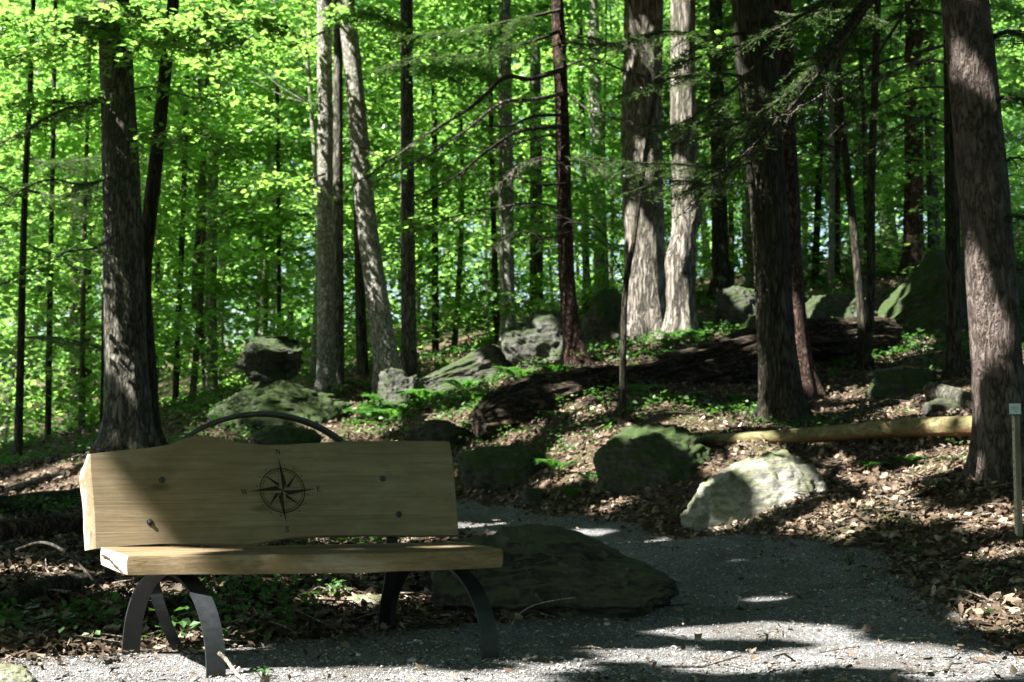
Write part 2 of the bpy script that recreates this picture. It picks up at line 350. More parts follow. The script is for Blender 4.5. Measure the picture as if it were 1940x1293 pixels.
def gnormal(X, Y, e=.08):
    gx = (ground(X + e, Y) - ground(X - e, Y)) / (2 * e); gy = (ground(X, Y + e) - ground(X, Y - e)) / (2 * e)
    return unit(np.stack([-gx, -gy, np.ones_like(gx)], -1))
def grow(a, b, s0, k):
    o = [a]; s = s0
    while o[-1] < b: o.append(o[-1] + s); s *= k
    return np.array(o)
xs = np.concatenate([-grow(8, 95, .2, 1.10)[::-1], np.arange(-7.9, 8, .1), grow(8, 95, .2, 1.10)])
ys = np.concatenate([np.arange(-16, 2, .6), np.arange(2, 24, .1), grow(24, 160, .2, 1.07)])
GX, GY = np.meshgrid(xs, ys); GZ = ground(GX, GY); ny, nx = GX.shape
ii = (np.arange(ny - 1)[:, None] * nx + np.arange(nx - 1)[None]).ravel()
setting('ground', [(np.stack([GX, GY, GZ], -1).reshape(-1, 3), np.stack([ii, ii + 1, ii + nx + 1, ii + nx], 1))], M['floor'])

def on_ground(px, py, lo=3.0, hi=60.0):
    d = ray(px, py); Ys = np.linspace(lo, hi, 900); P = CAM + d[None] * (Ys / d[1])[:, None]
    below = P[:, 2] < ground(P[:, 0], P[:, 1]); i = int(np.argmax(below)) if below.any() else len(Ys) - 1
    return P[i]
# gravel path: an area bounded by measured edge points
PATH_PX = [(-250, 1275), (60, 1262), (200, 1248), (420, 1238), (600, 1222), (720, 1200), (860, 1188), (1000, 1180), (1040, 1120), (1010, 1060), (900, 1014), (700, 1004), (640, 985),
           (600, 940), (600, 918), (700, 930), (880, 956), (1000, 974), (1200, 1000), (1400, 1016), (1560, 1030), (1660, 1052), (1720, 1100), (1790, 1160), (1860, 1215), (1960, 1262), (2300, 1293)]
PP = np.array([on_ground(*p)[:2] for p in PATH_PX]); PP = np.vstack([PP, [(5, 2), (5, -8), (-6, -8), (-5, 3)]])
def inside(X, Y, poly):
    r = np.zeros(np.shape(X), bool); n = len(poly)
    for i in range(n):
        x1, y1 = poly[i]; x2, y2 = poly[(i + 1) % n]
        c = ((y1 > Y) != (y2 > Y)) & (X < (x2 - x1) * (Y - y1) / (y2 - y1 + 1e-12) + x1); r ^= c
    return r
def on_path(X, Y):
    p3 = np.stack([X, Y, 0 * X], -1) * 3.0; jx, jy = .07 * fbm(p3, 3, 31), .07 * fbm(p3, 3, 47)
    return inside(X + jx, Y + jy, PP)
px_, py_ = np.arange(-6, 5.2, .05), np.concatenate([np.arange(-8, 4.2, .3), np.arange(4.2, 17, .05)]); QX, QY = np.meshgrid(px_, py_); n2, n1 = QX.shape
cx_, cy_ = (QX[:-1, :-1] + QX[1:, 1:]) / 2, (QY[:-1, :-1] + QY[1:, 1:]) / 2; ins = on_path(cx_, cy_)
i2 = (np.arange(n2 - 1)[:, None] * n1 + np.arange(n1 - 1)[None])[ins]; Fq = np.stack([i2, i2 + 1, i2 + n1 + 1, i2 + n1], 1)
used = np.unique(Fq); remap = -np.ones(n1 * n2, int); remap[used] = np.arange(len(used))
qx, qy = QX.ravel()[used], QY.ravel()[used]
setting('path', [(np.stack([qx, qy, ground(qx, qy) + .012 + .004 * fbm(np.stack([qx, qy, 0 * qx], -1) * 9, 2, 3)], 1), remap[Fq])], M['gravel'])

# ------------------------------------------------------------------ bench
ZB = .012
bo = np.array([-1.11, 5.35, ZB])
bench = thing('park_bench', 'wooden slab bench with a compass engraved on its backrest and curved black iron legs', 'bench', bo)
# seat slab: top outline measured at seat height
ZS = .455; SEAT_TOP = [(241, 1054), (420, 1052.5), (600, 1050), (780, 1046.5), (953, 1040.5), (915, 1033), (880, 1027), (700, 1030), (520, 1034), (340, 1036), (191, 1037)]
st = np.array([on_z(*p, ZS) for p in SEAT_TOP])
def loop_dense(P, step):
    out = []
    for a, b in zip(P, np.roll(P, -1, 0)):
        n = max(1, int(np.linalg.norm(b - a) / step)); out.append(a + (b - a) * np.linspace(0, 1, n, endpoint=False)[:, None])
    return np.vstack(out)
sd = loop_dense(st, .04); nse = vnoise(sd * 9, 4)[:, None] * .006; cen = sd.mean(0)
outw = unit((sd - cen) * [1, 1, 0]); rows = []
for dz, off in ((0, -.003), (-.003, 0), (-.03, .003), (-.055, .001), (-.071, -.001), (-.074, -.004)):
    q = sd + outw * (off + nse * (1 if dz < 0 else .5)) + [0, 0, dz]; q[:, 2] += .004 * vnoise(sd * 5 + dz * 40, 6) * (dz < 0); rows.append(q)
k = len(sd); V = np.vstack(rows); F = []
for r in range(len(rows) - 1):
    j = np.arange(k); F.append(np.stack([(r + 1) * k + j, (r + 1) * k + (j + 1) % k, r * k + (j + 1) % k, r * k + j], 1))
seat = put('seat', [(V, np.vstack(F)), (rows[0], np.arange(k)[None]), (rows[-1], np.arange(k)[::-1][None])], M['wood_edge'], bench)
# weathered crack in the left end grain of the seat
ce = [(192, 1052), (203, 1056), (209, 1061), (209.5, 1065), (216, 1070), (221, 1074), (227, 1077)]
a0, a1 = st[0], st[-1]; en = unit(np.array([-(a0 - a1)[1], (a0 - a1)[0], 0])); en = -en if en[0] > 0 else en
def on_plane(px, py, p0, nrm):
    d = ray(px, py); return CAM + d * ((p0 - CAM).dot(nrm) / d.dot(nrm))
cp = np.array([on_plane(px, py, a0 + en * .012, en) for px, py in ce]); wdt = np.array([.009, .007, .011, .006, .009, .005, .002])[:, None] * np.array([0, 0, 1.])
put('crack', [(np.vstack([cp + wdt * .5, cp - wdt * .5]), np.array([[i, i + 1, i + 8, i + 7] for i in range(6)]))], M['crack'], seat)
def seat_crack(pxs, wd):
    fn = unit(np.array([(st[4] - st[0])[1], -(st[4] - st[0])[0], 0])); P = np.array([on_plane(px, py, st[0] + fn * .010, fn) for px, py in pxs]); n_ = len(P); wv = (wd * np.abs(1 + .6 * vnoise(P * 40, 3)))[:, None] * np.array([0, 0, .5])
    return (np.vstack([P + wv, P - wv]), np.array([[i, i + 1, i + 1 + n_, i + n_] for i in range(n_ - 1)]))
put('crack', [seat_crack([(252 + 11 * i, 1063 + 1.2 * math.sin(i * .9) - .008 * 11 * i) for i in range(34)], .0022), seat_crack([(640 + 9 * i, 1052 + 1.5 * math.sin(i * 1.3)) for i in range(22)], .0018), seat_crack([(762 + .9 * math.sin(i), 1050 + 4 * i) for i in range(7)], .002)], M['crack'], seat)
# backrest plank
BA = R(18.6); TAU = R(9); e1 = np.array([math.cos(BA), math.sin(BA), 0]); bk = np.array([-math.sin(BA), math.cos(BA), 0])
e2 = math.cos(TAU) * np.array([0, 0, 1.]) + math.sin(TAU) * bk; nf = np.cross(e1, e2)      # nf faces the viewer
B0 = np.array([-1.73, 5.85, .455])
def onb(px, py, d=0): return on_plane(px, py, B0 + nf * d, nf)
BACK_PX = [(169.6, 860), (221, 854.6), (285.6, 848), (322.7, 841.4), (346, 831.5), (369, 826), (392, 825), (420, 830), (452, 838), (494, 842.6), (555, 842), (610, 838.4), (657, 836.5), (750, 835.6), (842, 836), (852.7, 838),
           (861, 908), (865.6, 959), (869, 1014), (796, 1015.5), (703, 1014.5), (610, 1016), (545, 1020), (508, 1027), (471, 1032), (378, 1031), (309, 1031), (253, 1034), (202, 1038.6), (180, 1040), (178, 982), (174, 926), (170.5, 889)]
bf = np.array([onb(*p) for p in BACK_PX]); bd = loop_dense(bf, .035); s_ = (bd - B0) @ e1; t_ = (bd - B0) @ e2
left = np.clip(1 - (s_ - s_.min()) / .12, 0, 1); k = len(bd); rows = []
cb = bd.mean(0); ob_ = unit((bd - cb) - nf * ((bd - cb) @ nf)[:, None])
TH = .075
for d, sh in ((0, -.004), (.004, 0), (.03, .004), (.055, .002), (TH - .004, 0), (TH, -.005)):
    q = bd - nf * d + ob_ * sh + ob_ * (vnoise(bd * 11 + d * 30, 8) * .004 * (d > 0))[:, None]
    q = q - e1 * (left * .05 * (d / TH) * (1 - .9 * np.clip((t_ - .30) / .08, 0, 1)))[:, None]; rows.append(q)
V = np.vstack(rows); F = []
for r in range(len(rows) - 1):
    j = np.arange(k); F.append(np.stack([r * k + j, r * k + (j + 1) % k, (r + 1) * k + (j + 1) % k, (r + 1) * k + j], 1))
F = np.vstack(F)[:, ::-1]
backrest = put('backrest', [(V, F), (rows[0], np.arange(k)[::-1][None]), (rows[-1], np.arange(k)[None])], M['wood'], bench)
# make every bench wood face point outwards
import bmesh
for o in (seat, backrest):
    b = bmesh.new(); b.from_mesh(o.data); bmesh.ops.remove_doubles(b, verts=b.verts, dist=1e-5); bmesh.ops.recalc_face_normals(b, faces=b.faces); b.to_mesh(o.data); b.free()
# compass engraving: thin burnt lines on the face
CC = onb(535, 929.5); pxm = 5.98 / F_PX * 1.0
ux = onb(605, 926.5) - onb(465, 931.5); ux = ux / 140.0; uy = onb(528, 868) - onb(543, 992); uy = uy / 124.9   # metres per photo pixel along the rose's own axes
def cpt(x, y): return CC + ux * x + uy * y + nf * .0025
def poly(pts): return (np.array([cpt(*p) for p in pts]), np.arange(len(pts))[None])
def ring(r, wd, n=72):
    th = np.arange(n) * 2 * math.pi / n; V = np.array([cpt(q * math.cos(t), q * math.sin(t)) for q in (r - wd / 2, r + wd / 2) for t in th]); i = np.arange(n)
    return (V, np.stack([i, (i + 1) % n, n + (i + 1) % n, n + i], 1))
parts = [ring(42, 1.7), ring(37, .6), ring(22, .4)]
for kx in range(4):
    a = math.pi / 2 * kx; c, s = math.cos(a), math.sin(a); rot = lambda x, y: (x * c - y * s, x * s + y * c)
    parts.append(poly([rot(0, 0), rot(0, 62), rot(9.0, 11.0), ]))                      # dark half of a main point
    parts.append(poly([rot(0, 62), rot(-.4, 62), rot(-6.5, 10), rot(-6.0, 10)]))        # outline of its light half
    parts.append(poly([rot(-6.5, 10), rot(-6.0, 10), rot(.3, 0), rot(-.4, 0)]))
    a += math.pi / 4; c2, s2 = math.cos(a), math.sin(a); rot2 = lambda x, y: (x * c2 - y * s2, x * s2 + y * c2)
    parts.append(poly([rot2(0, 8), rot2(0, 41), rot2(6.2, 13)])); parts.append(poly([rot2(0, 40), rot2(-.4, 40), rot2(-4.4, 12), rot2(-4.0, 12)]))
for i in range(16):
    a = i * math.pi / 8 + .2; x, y = 48.5 * math.cos(a), 48.5 * math.sin(a)
    if i % 4: parts.append(poly([(x - 1.1, y - 1.1), (x + 1.1, y - 1.1), (x + 1.1, y + 1.1), (x - 1.1, y + 1.1)]))
for i in range(72):
    a = i * math.pi / 36; c, s = math.cos(a), math.sin(a); parts.append(poly([(36.8 * c - .3 * s, 36.8 * s + .3 * c), (36.8 * c + .3 * s, 36.8 * s - .3 * c), (40.5 * c + .3 * s, 40.5 * s - .3 * c), (40.5 * c - .3 * s, 40.5 * s + .3 * c)]))
put('compass_rose', parts, M['burn'], backrest)
def stroke(pts, wd):
    out = []
    for (x1, y1), (x2, y2) in zip(pts[:-1], pts[1:]):
        L = math.hypot(x2 - x1, y2 - y1); nx_, ny_ = -(y2 - y1) / L * wd / 2, (x2 - x1) / L * wd / 2
        out.append(poly([(x1 + nx_, y1 + ny_), (x1 - nx_, y1 - ny_), (x2 - nx_, y2 - ny_), (x2 + nx_, y2 + ny_)]))
    return out
def letter(x, y, strokes, h=9.0):
    out = []
    for wd, pts in strokes: out += stroke([(x + a * h, y + b * h) for a, b in pts], wd)
    return out
put('letter', letter(0, 74.5, [(.9, [(-.36, -.5), (-.36, .5)]), (2.2, [(-.36, .5), (.36, -.5)]), (.9, [(.36, -.5), (.36, .5)]), (.7, [(-.52, .5), (-.3, .5)]), (.7, [(-.5, -.5), (-.22, -.5)]), (.7, [(.22, .5), (.5, .5)])]), M['burn'], backrest, label='engraved letter N')
put('letter', letter(0, -74.0, [(1.5, [(.32, .34), (.12, .5), (-.2, .44), (-.28, .2), (.25, -.14), (.3, -.36), (.05, -.5), (-.3, -.36)]), (.8, [(.32, .5), (.32, .2)]), (.8, [(-.32, -.5), (-.32, -.2)])]), M['burn'], backrest, label='engraved letter S')
put('letter', letter(69, 0, [(2.0, [(-.22, -.5), (-.22, .5)]), (.8, [(-.36, .5), (.34, .5), (.34, .3)]), (.8, [(-.36, -.5), (.36, -.5), (.36, -.28)]), (.8, [(-.2, 0), (.18, 0)]), (.8, [(.18, .16), (.18, -.16)])]), M['burn'], backrest, label='engraved letter E')
put('letter', letter(-71.5, 0, [(1.8, [(-.56, .5), (-.28, -.5)]), (.9, [(-.28, -.5), (0, .5)]), (1.8, [(0, .5), (.28, -.5)]), (.9, [(.28, -.5), (.56, .5)]), (.7, [(-.72, .5), (-.42, .5)]), (.7, [(.44, .5), (.7, .5)])]), M['burn'], backrest, label='engraved letter W')
# bolt heads
for px, py in ((307, 910), (284, 990), (725, 907.5), (755.5, 975)):
    c = onb(px, py); th = np.arange(16) * math.pi / 8; rr = [(.0135, .0005), (.0135, .003), (.008, .0035), (.0072, .010), (.004, .0115)]
    V = np.vstack([[c + nf * h + (e1 * math.cos(t) + e2 * math.sin(t)) * r for t in th] for r, h in rr]); i = np.arange(16)
    F = np.vstack([np.stack([q * 16 + i, q * 16 + (i + 1) % 16, (q + 1) * 16 + (i + 1) % 16, (q + 1) * 16 + i], 1) for q in range(4)])
    put('bolt', [(V, F), (V[-16:], np.arange(16)[None])], M['iron'], backrest)
# iron: arched legs, back supports, big rim arc behind the backrest
ax_leg = np.array([math.cos(R(25.9)), math.sin(R(25.9)), 0])
def gp(px, py, z=ZB): return on_z(px, py, z)
ZT = ZS - .074 - .008
for (fa, fb) in (((409, 1283), (248, 1240)), ((929, 1247), (733, 1195))):
    A, B = gp(*fa), gp(*fb); mid = (A + B) / 2; hv = (A - B) / 2; th = np.linspace(0, math.pi, 40)
    P = mid[None] + hv[None] * (np.sign(np.cos(th)) * np.abs(np.cos(th)) ** .92)[:, None]; P[:, 2] = -.02 + ZB + (ZT - ZB + .02) * np.sin(th) ** .86
    put('leg_arch', strap(P, ax_leg, .072, .013), M['iron'], bench, smooth=False)
for P in ([(-1.385, 6.06, -.02), (-1.43, 6.0, .10), (-1.475, 5.97, .24), (-1.50, 5.985, .36), (-1.49, 6.02, .50), (-1.475, 6.05, .66), (-1.455, 6.08, .80)],
          [(-.60, 6.72, -.02), (-.58, 6.55, .12), (-.545, 6.43, .28), (-.535, 6.385, .40), (-.535, 6.40, .50), (-.525, 6.43, .66), (-.52, 6.46, .78)]):
    put('back_support', strap(resample(P, .03), e1, .05, .012), M['iron'], bench)
PD = -(TH + .045)
p1, p2, p3 = [np.array([(onb(*p, PD) - B0) @ e1, (onb(*p, PD) - B0) @ e2]) for p in ((362, 823), (500, 785), (648, 838))]
a_ = np.array([2 * (p2 - p1), 2 * (p3 - p1)]); cc = np.linalg.solve(a_, [p2 @ p2 - p1 @ p1, p3 @ p3 - p1 @ p1]); rad = np.linalg.norm(p1 - cc)
t1, t3 = math.atan2(*(p1 - cc)[::-1]), math.atan2(*(p3 - cc)[::-1])
P = np.array([B0 + nf * PD + e1 * (cc[0] + rad * math.cos(t)) + e2 * (cc[1] + rad * math.sin(t)) for t in np.linspace(t1 + .25, t3 - .25, 60)])
put('back_arc', strap(P, nf, .07, .014), M['iron'], bench)

# ------------------------------------------------------------------ rocks
_ico = {}
def ico(sub):
    if sub not in _ico:
        b = bmesh.new(); bmesh.ops.create_icosphere(b, subdivisions=sub, radius=1); b.verts.ensure_lookup_table()
        _ico[sub] = (np.array([v.co[:] for v in b.verts]), np.array([[v.index for v in f.verts] for f in b.faces])); b.free()
    return _ico[sub]
def rock(label, px0, px1, pt, pb, Y, mat='rock', seed=0, sub=5, depth=.8, box=.85, rough=.10, cuts=7, skew=0.0, sink=.22, prof=None, group=None, name='boulder'):
    D, F = ico(sub); V = np.sign(D) * np.abs(D) ** box; V /= np.abs(V).max(0)
    r = np.random.default_rng(seed)
    for _ in range(cuts):
        nrm = unit(r.normal(size=3) * [1, 1, .8]); d0 = r.uniform(.62, .85); s = V @ nrm; V = V - nrm * np.clip(s - d0, 0, None)[:, None] * .85
    V = V * (1 + rough * 1.3 * fbm(D * 1.6 + seed * 7.1, 3, seed) + rough * .6 * (1 - 1.6 * np.abs(fbm(D * 3.5 + seed, 5, seed + 3, .6))))[:, None]
    V = V / np.abs(V).max(0)
    if prof: V = prof(V)
    V = V * (1 + .045 * (1 - 2 * np.abs(fbm(D * 4.2 + seed * 1.3, 4, seed + 9))) + .02 * fbm(D * 13, 3, seed + 4))[:, None]
    sx = (px1 - px0) / 2 * m_px(Y); h = (pb - pt) * m_px(Y); sz = h * (1 + sink) / 2; base = at((px0 + px1) / 2, pb, Y)
    V[:, 0] += skew * V[:, 2]; V[:, 0] = (V[:, 0] - (V[:, 0].max() + V[:, 0].min()) / 2) / ((V[:, 0].max() - V[:, 0].min()) / 2)
    V = V * [sx, sx * depth, sz] + [0, 0, h - sz] + base
    return single(name, label, 'rock', [(V, F)], M[mat], base, smooth=True, group=group)
def envelope(V, e):         # rescale the height so that the crest line follows e(x)
    V = V.copy(); x = V[:, 0]; z = V[:, 2]; f = np.clip((z + .4) / (.4 + np.sqrt(np.clip(1 - x ** 2, .05, 1)) * .95), 0, 1.1)
    V[:, 2] = np.where(z > -.4, -.4 + f * (1.35 * e(x) + .04), z); return V
def prof_bench_rock(V):     # steep dark near face, crest at the left, long convex slope to the right
    V = envelope(V, lambda x: np.where(x < -.22, 1 - .45 * ((-.22 - x) / .78) ** 2, 1 - .80 * (np.abs(x + .22) / 1.22) ** 1.8))
    V[:, 1] = np.where(V[:, 1] < 0, -np.abs(V[:, 1]) ** .3 * (1 - .15 * (V[:, 2] < -.2)), V[:, 1]); return V
def prof_balanced(V):       # flat top, undercut dark hollow at the lower right front
    V = V.copy(); z = V[:, 2]; V[:, 0] *= np.where(z < -.35, 1 - .14 * (np.clip(-.35 - z, 0, 1) / .65) ** 1.3, 1); V[:, 2] = np.minimum(z, .88 + .06 * V[:, 0])
    hol = np.exp(-((V[:, 0] - .25) / .55) ** 2 - ((z + .35) / .42) ** 2) * (V[:, 1] < 0); V[:, 1] += hol * 1.1
    sl = np.clip(z - .15, 0, 1) * (V[:, 1] < 0); V[:, 1] += sl * .55; return V
def prof_dome(V):
    V = V.copy(); V[:, 2] = np.where(V[:, 2] > 0, V[:, 2] * (1 - .35 * np.abs(V[:, 0]) ** 2), V[:, 2]); return V
def prof_sunny(V):          # low dome, its crest right of the middle, long flank to the lower left
    V = V.copy(); x = V[:, 0]; z = V[:, 2]; e = np.clip(1 - (np.where(x < .3, (x - .3) / 1.45, (x - .3) / .85)) ** 2, 0, 1) ** .75
    up = z > -.4; f = np.clip((z + .4) / (.4 + np.sqrt(np.clip(1 - x ** 2, .05, 1)) * .95), 0, 1.1); V[:, 2] = np.where(up, -.4 + f * (1.35 * e + .04), z); return V
def prof_slope(V):          # long smooth slope rising to the right
    V = V.copy(); x = V[:, 0]; V[:, 2] = np.where(V[:, 2] > -.5, -.5 + (V[:, 2] + .5) * np.clip(.16 + 1.0 * (x + 1) / 1.0, .1, 1.0), V[:, 2]); return V
def prof_mound(V):
    V = V.copy(); x = V[:, 0]; V[:, 2] = np.where(V[:, 2] > -.5, -.5 + (V[:, 2] + .5) * np.clip(.12 + .95 * ((x + 1) / 1.5), .1, 1.0), V[:, 2]); return V
rock('long dark boulder with a mossy crest beside the gravel path behind the bench', 812, 1293, 1004, 1184, 7.35, 'rock_crest', 11, 6, .5, .85, .075, 5, 0, .25, prof_bench_rock)
rock('grey boulder half lit by the sun on the bank below the yellow log', 1288, 1568, 858, 1006, 11.4, 'rock_pale', 23, 6, .75, .9, .06, 3, 0, .9, prof_sunny)
rock('rounded mossy boulder under ferns at the left end of the yellow log', 1124, 1345, 804, 935, 13.2, 'rock_mossy', 5, 6, .8, .88, .07, 4, 0, .5)
rock('low flat mossy rock just right of the bench backrest', 862, 1046, 846, 915, 14.6, 'rock_mossy', 8, 5, .8, .7, .08, 5, 0, .6)
rock('balanced boulder perched on top of a flat mossy outcrop', 449, 577, 632, 723, 19.6, 'rock', 44, 6, .8, .72, .10, 7, 0, .0, prof_balanced)
rock('broad flat mossy outcrop carrying the balanced boulder', 388, 668, 717, 806, 19.6, 'rock_mossy', 42, 6, .75, .7, .10, 8, 0, .6, prof_dome)
rock('low mossy rock seen under the iron arc of the bench', 480, 610, 806, 850, 16.8, 'rock_mossy', 43, 5, .8, .8, .1, 5, 0, .6)
rock('grey fractured rock at the foot of the leaning pale tree', 702, 810, 698, 775, 20.1, 'rock', 15, 6, .8, .8, .13, 8, 0, .4)
rock('long low ledge rock between the leaning tree and the grey boulder', 770, 1010, 652, 740, 20.6, 'rock', 16, 6, .5, .8, .09, 6, .0, .5, prof_mound)
rock('grey lichened boulder left of the reddish trunk', 945, 1112, 590, 706, 19.2, 'rock', 17, 6, .8, .85, .11, 8, 0, .4)
rock('dark angular boulder between the reddish trunk and the twin trunks', 1092, 1188, 594, 678, 20.4, 'rock_dark', 18, 6, .8, .8, .12, 8, 0, .4)
rock('mossy rock on the rise behind the dark angular boulder', 1112, 1204, 548, 640, 22.5, 'rock_mossy', 19, 5, .8, .85, .09, 7, 0, .4)
rock('rounded boulder with a sunlit rim right of the twin pale trunks', 1350, 1448, 542, 620, 20.6, 'rock', 20, 6, .8, .9, .08, 4, 0, .4)
rock('small mossy stone below the boulder with the sunlit rim', 1412, 1456, 598, 640, 19.2, 'rock_mossy', 21, 4, .8, .85, .08, 5, 0, .2)
rock('pale flat boulder right of the close pair of dark trunks', 1514, 1668, 553, 645, 20.6, 'rock', 22, 6, .8, .9, .10, 5, 0, .5)
rock('huge mossy rock slope behind the large trunk at the right', 1625, 2000, 462, 660, 20.2, 'rock_mossy', 24, 6, .6, .85, .11, 7, 0, .4, prof_slope)
rock('dark stone at the left foot of the close pair of trunks', 1425, 1475, 765, 815, 14.6, 'rock_dark', 25, 4, .8, .8, .09, 5, 0, .3)
rock('mossy half buried rock in the shade left of the large right trunk', 1640, 1780, 700, 750, 15.8, 'rock_mossy', 26, 5, .8, .85, .08, 4, 0, .6)
rock('dark stone under the short sawn log by the large right trunk', 1745, 1835, 755, 810, 13.8, 'rock_dark', 27, 5, .8, .85, .09, 5, 0, .4)
rock('dark mossy rock hidden under the left end of the rotten log', 770, 905, 795, 855, 16.6, 'rock_dark', 31, 5, .7, .8, .09, 5, 0, .4)
rock('flat stone in the litter up the slope from the rounded mossy boulder', 1385, 1432, 872, 898, 12.4, 'rock', 51, 4, .8, .85, .1, 5, 0, .4, name='stone')
rock('small grey stone at the path edge before the low flat mossy rock', 985, 1030, 925, 950, 13.6, 'rock', 52, 4, .8, .85, .1, 5, 0, .4, name='stone')
rock('small dark stone on the slope under the reddish hemlock', 1110, 1160, 700, 728, 17.2, 'rock', 53, 4, .8, .85, .1, 5, 0, .4, name='stone')
rock('round pale stone at the bottom left corner', -30, 66, 1262, 1330, 5.25, 'rock_pale', 28, 5, .8, .85, .05, 3, 0, .3, name='stone')
rock('white sunlit stone under the bench seat before the right rear leg', 640, 745, 1128, 1176, 7.3, 'rock_pale', 29, 4, .6, .7, .1, 5, .2, .2, name='stone')
rock('small pale stone right of the white stone beneath the bench', 770, 855, 1166, 1186, 7.0, 'rock_pale', 30, 4, .6, .7, .09, 5, 0, .3, name='stone')

# ------------------------------------------------------------------ logs and sticks
def ridge_disp(seed, amp, freq=3.0, zf=.8, fine=.3):
    def f(P, D, th):
        q = np.concatenate([D[..., :2] * freq, (P[..., 2:3] * zf + P[..., :1] * .4)], -1); q[..., 1] += D[..., 2] * freq
        n = fbm(q + seed * 3.3, 3, seed); return amp * (1 - 2 * np.abs(n)) * .6 + amp * fine * fbm(D * 9 + P * 2.0, 2, seed + 5)
    return f
def log_disp(seed, amp, f=2.2):
    def g(P, D, th):
        q = np.stack([np.cos(th)[None] * f + 0 * P[..., 0], np.sin(th)[None] * f + 0 * P[..., 0], P[..., 0] * .55], -1)
        q2 = q * [3.2, 3.2, 1.6]; return amp * (1 - 2.2 * np.abs(fbm(q + seed, 3, seed))) + amp * .45 * (1 - 2 * np.abs(fbm(q2 + seed, 3, seed + 2)))
    return g
P = np.array([at(1340, 837, 13.3), at(1480, 829, 12.9), at(1640, 818, 12.4), at(1760, 811, 12.0), at(1885, 805, 11.6)])
P = resample(P, .08); P[:, 2] += .018 * vnoise(P * .9, 3); LG = sum([tube(np.array([P[j], P[j] + np.array(v) * .11, P[j] + np.array(v) * q]), [.024, .018, .013], 7) for j, v, q in ((9, (.2, -.7, .6), .13), (21, (-.1, -.5, .85), .15), (30, (.2, -.8, -.3), .12), (38, (0, -.3, .95), .17), (46, (.2, -.9, .2), .12)) if j < len(P)], [])
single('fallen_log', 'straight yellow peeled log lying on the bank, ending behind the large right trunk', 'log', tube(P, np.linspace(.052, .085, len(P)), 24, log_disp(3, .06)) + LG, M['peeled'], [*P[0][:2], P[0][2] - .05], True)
P = np.array([at(905, 800, 15.8), at(1000, 775, 16.2), at(1120, 742, 16.6), at(1260, 712, 17.0), at(1400, 678, 17.4), at(1520, 652, 17.8), at(1690, 636, 18.4)])
P = resample(P, .05); P[:, 2] += .07 * vnoise(P * 1.3, 5); rr = np.interp(np.linspace(0, 1, len(P)), [0, .04, .12, .3, .55, .8, 1], [.13, .25, .30, .25, .27, .22, .16])
single('rotten_log', 'long rotten dark log lying up the slope behind the close pair of trunks', 'log', tube(P, rr, 56, log_disp(9, .26)), M['rotten'], [*P[0][:2], P[0][2] - .2], False)
def stick(label, pts, r0, r1, mat='twig', name='stick', cat='stick', n=7, seed=1, forks=()):
    P = resample(np.array(pts, float), max(.02, r0 * 1.2)); parts = tube(P, np.linspace(r0, r1, len(P)), n, lambda p, d, t: .18 * fbm(p * 14 + d, 2, seed))
    for f, v, q in forks:
        p0 = P[int(f * (len(P) - 1))]; v = np.array(v, float); parts += tube(np.array([p0, p0 + v * .5 + [0, 0, .01], p0 + v]), [q, q * .8, q * .4], 5)
    return single(name, label, cat, parts, M[mat], P[0], True)
def gpt(px, py, dz=.02):
    p = on_ground(px, py); return p + [0, 0, dz]
stick('pale bent stick leaning on the left front leg of the bench', [on_z(413, 1237, .10), on_z(428, 1250, .075), on_z(446, 1274, .035), on_z(470, 1296, .02)], .0085, .006, 'bark_stick')
stick('mossy log lying on the leaf litter left of the bench', [gpt(-60, 1195, .06), gpt(20, 1165, .06), gpt(90, 1140, .06), gpt(165, 1120, .05)], .06, .045, 'bark_dark', 'log', 'log', 14)
stick('thick brown log behind the left end of the bench', [gpt(-90, 1045, .08), gpt(40, 1030, .08), gpt(150, 1012, .07), gpt(250, 990, .06)], .085, .07, 'bark_red', 'log', 'log', 16)
stick('dark mossy log farther back to the left of the backrest', [gpt(-60, 990, .08), gpt(60, 975, .08), gpt(170, 958, .08)], .10, .08, 'bark_dark', 'log', 'log', 16)
stick('green brown branch lying under the left end of the seat', [gpt(200, 1205, .03), gpt(290, 1175, .04), gpt(345, 1155, .05), gpt(400, 1140, .05)], .022, .016, 'bark_dark', 'branch', 'branch')
stick('thin dark twig arching in front of the leaf litter left of the bench', [gpt(30, 1085, .12), gpt(80, 1090, .17), gpt(130, 1112, .16), gpt(180, 1140, .09), gpt(232, 1180, .03)], .010, .005, 'twig', 'twig', 'twig', 6)
stick('pale bare stick sticking up at the left edge', [gpt(-20, 1035, .04), at(0, 1012, 9.2), at(40, 990, 9.4)], .011, .006, 'bark_stick', 'stick', 'stick', 6, 2, [(.75, (.05, 0, .05), .005), (.85, (.02, .02, .08), .004)])
stick('broken grey branch in the litter left of the bench legs', [gpt(20, 1212, .02), gpt(70, 1213, .02), gpt(125, 1216, .02)], .014, .010, 'bark_stick', 'branch', 'branch')
stick('thin twig lying across the litter below the left seat end', [gpt(25, 1180, .03), gpt(90, 1190, .04), gpt(160, 1206, .02)], .007, .004, 'twig', 'twig', 'twig', 6, 3)
stick('thin arching stem against the dark long boulder', [on_z(967, 1190, 0), on_z(980, 1168, .05), on_z(1010, 1148, .13), on_z(1060, 1136, .19), on_z(1090, 1133, .20)], .0045, .0025, 'bark_stick', 'stem', 'stem', 5)
stick('curled dry stalk lying on gravel by the right front leg', [on_z(990, 1250, .02), on_z(1015, 1245, .03), on_z(1026, 1232, .04), on_z(1018, 1222, .04), on_z(995, 1228, .03)], .007, .004, 'dead_twig', 'stalk', 'stalk', 6)
stick('thin dark stick lying on the gravel right of the long boulder', [gpt(1180, 1158, .02), gpt(1260, 1155, .02), gpt(1310, 1152, .02)], .007, .004, 'twig', 'stick')
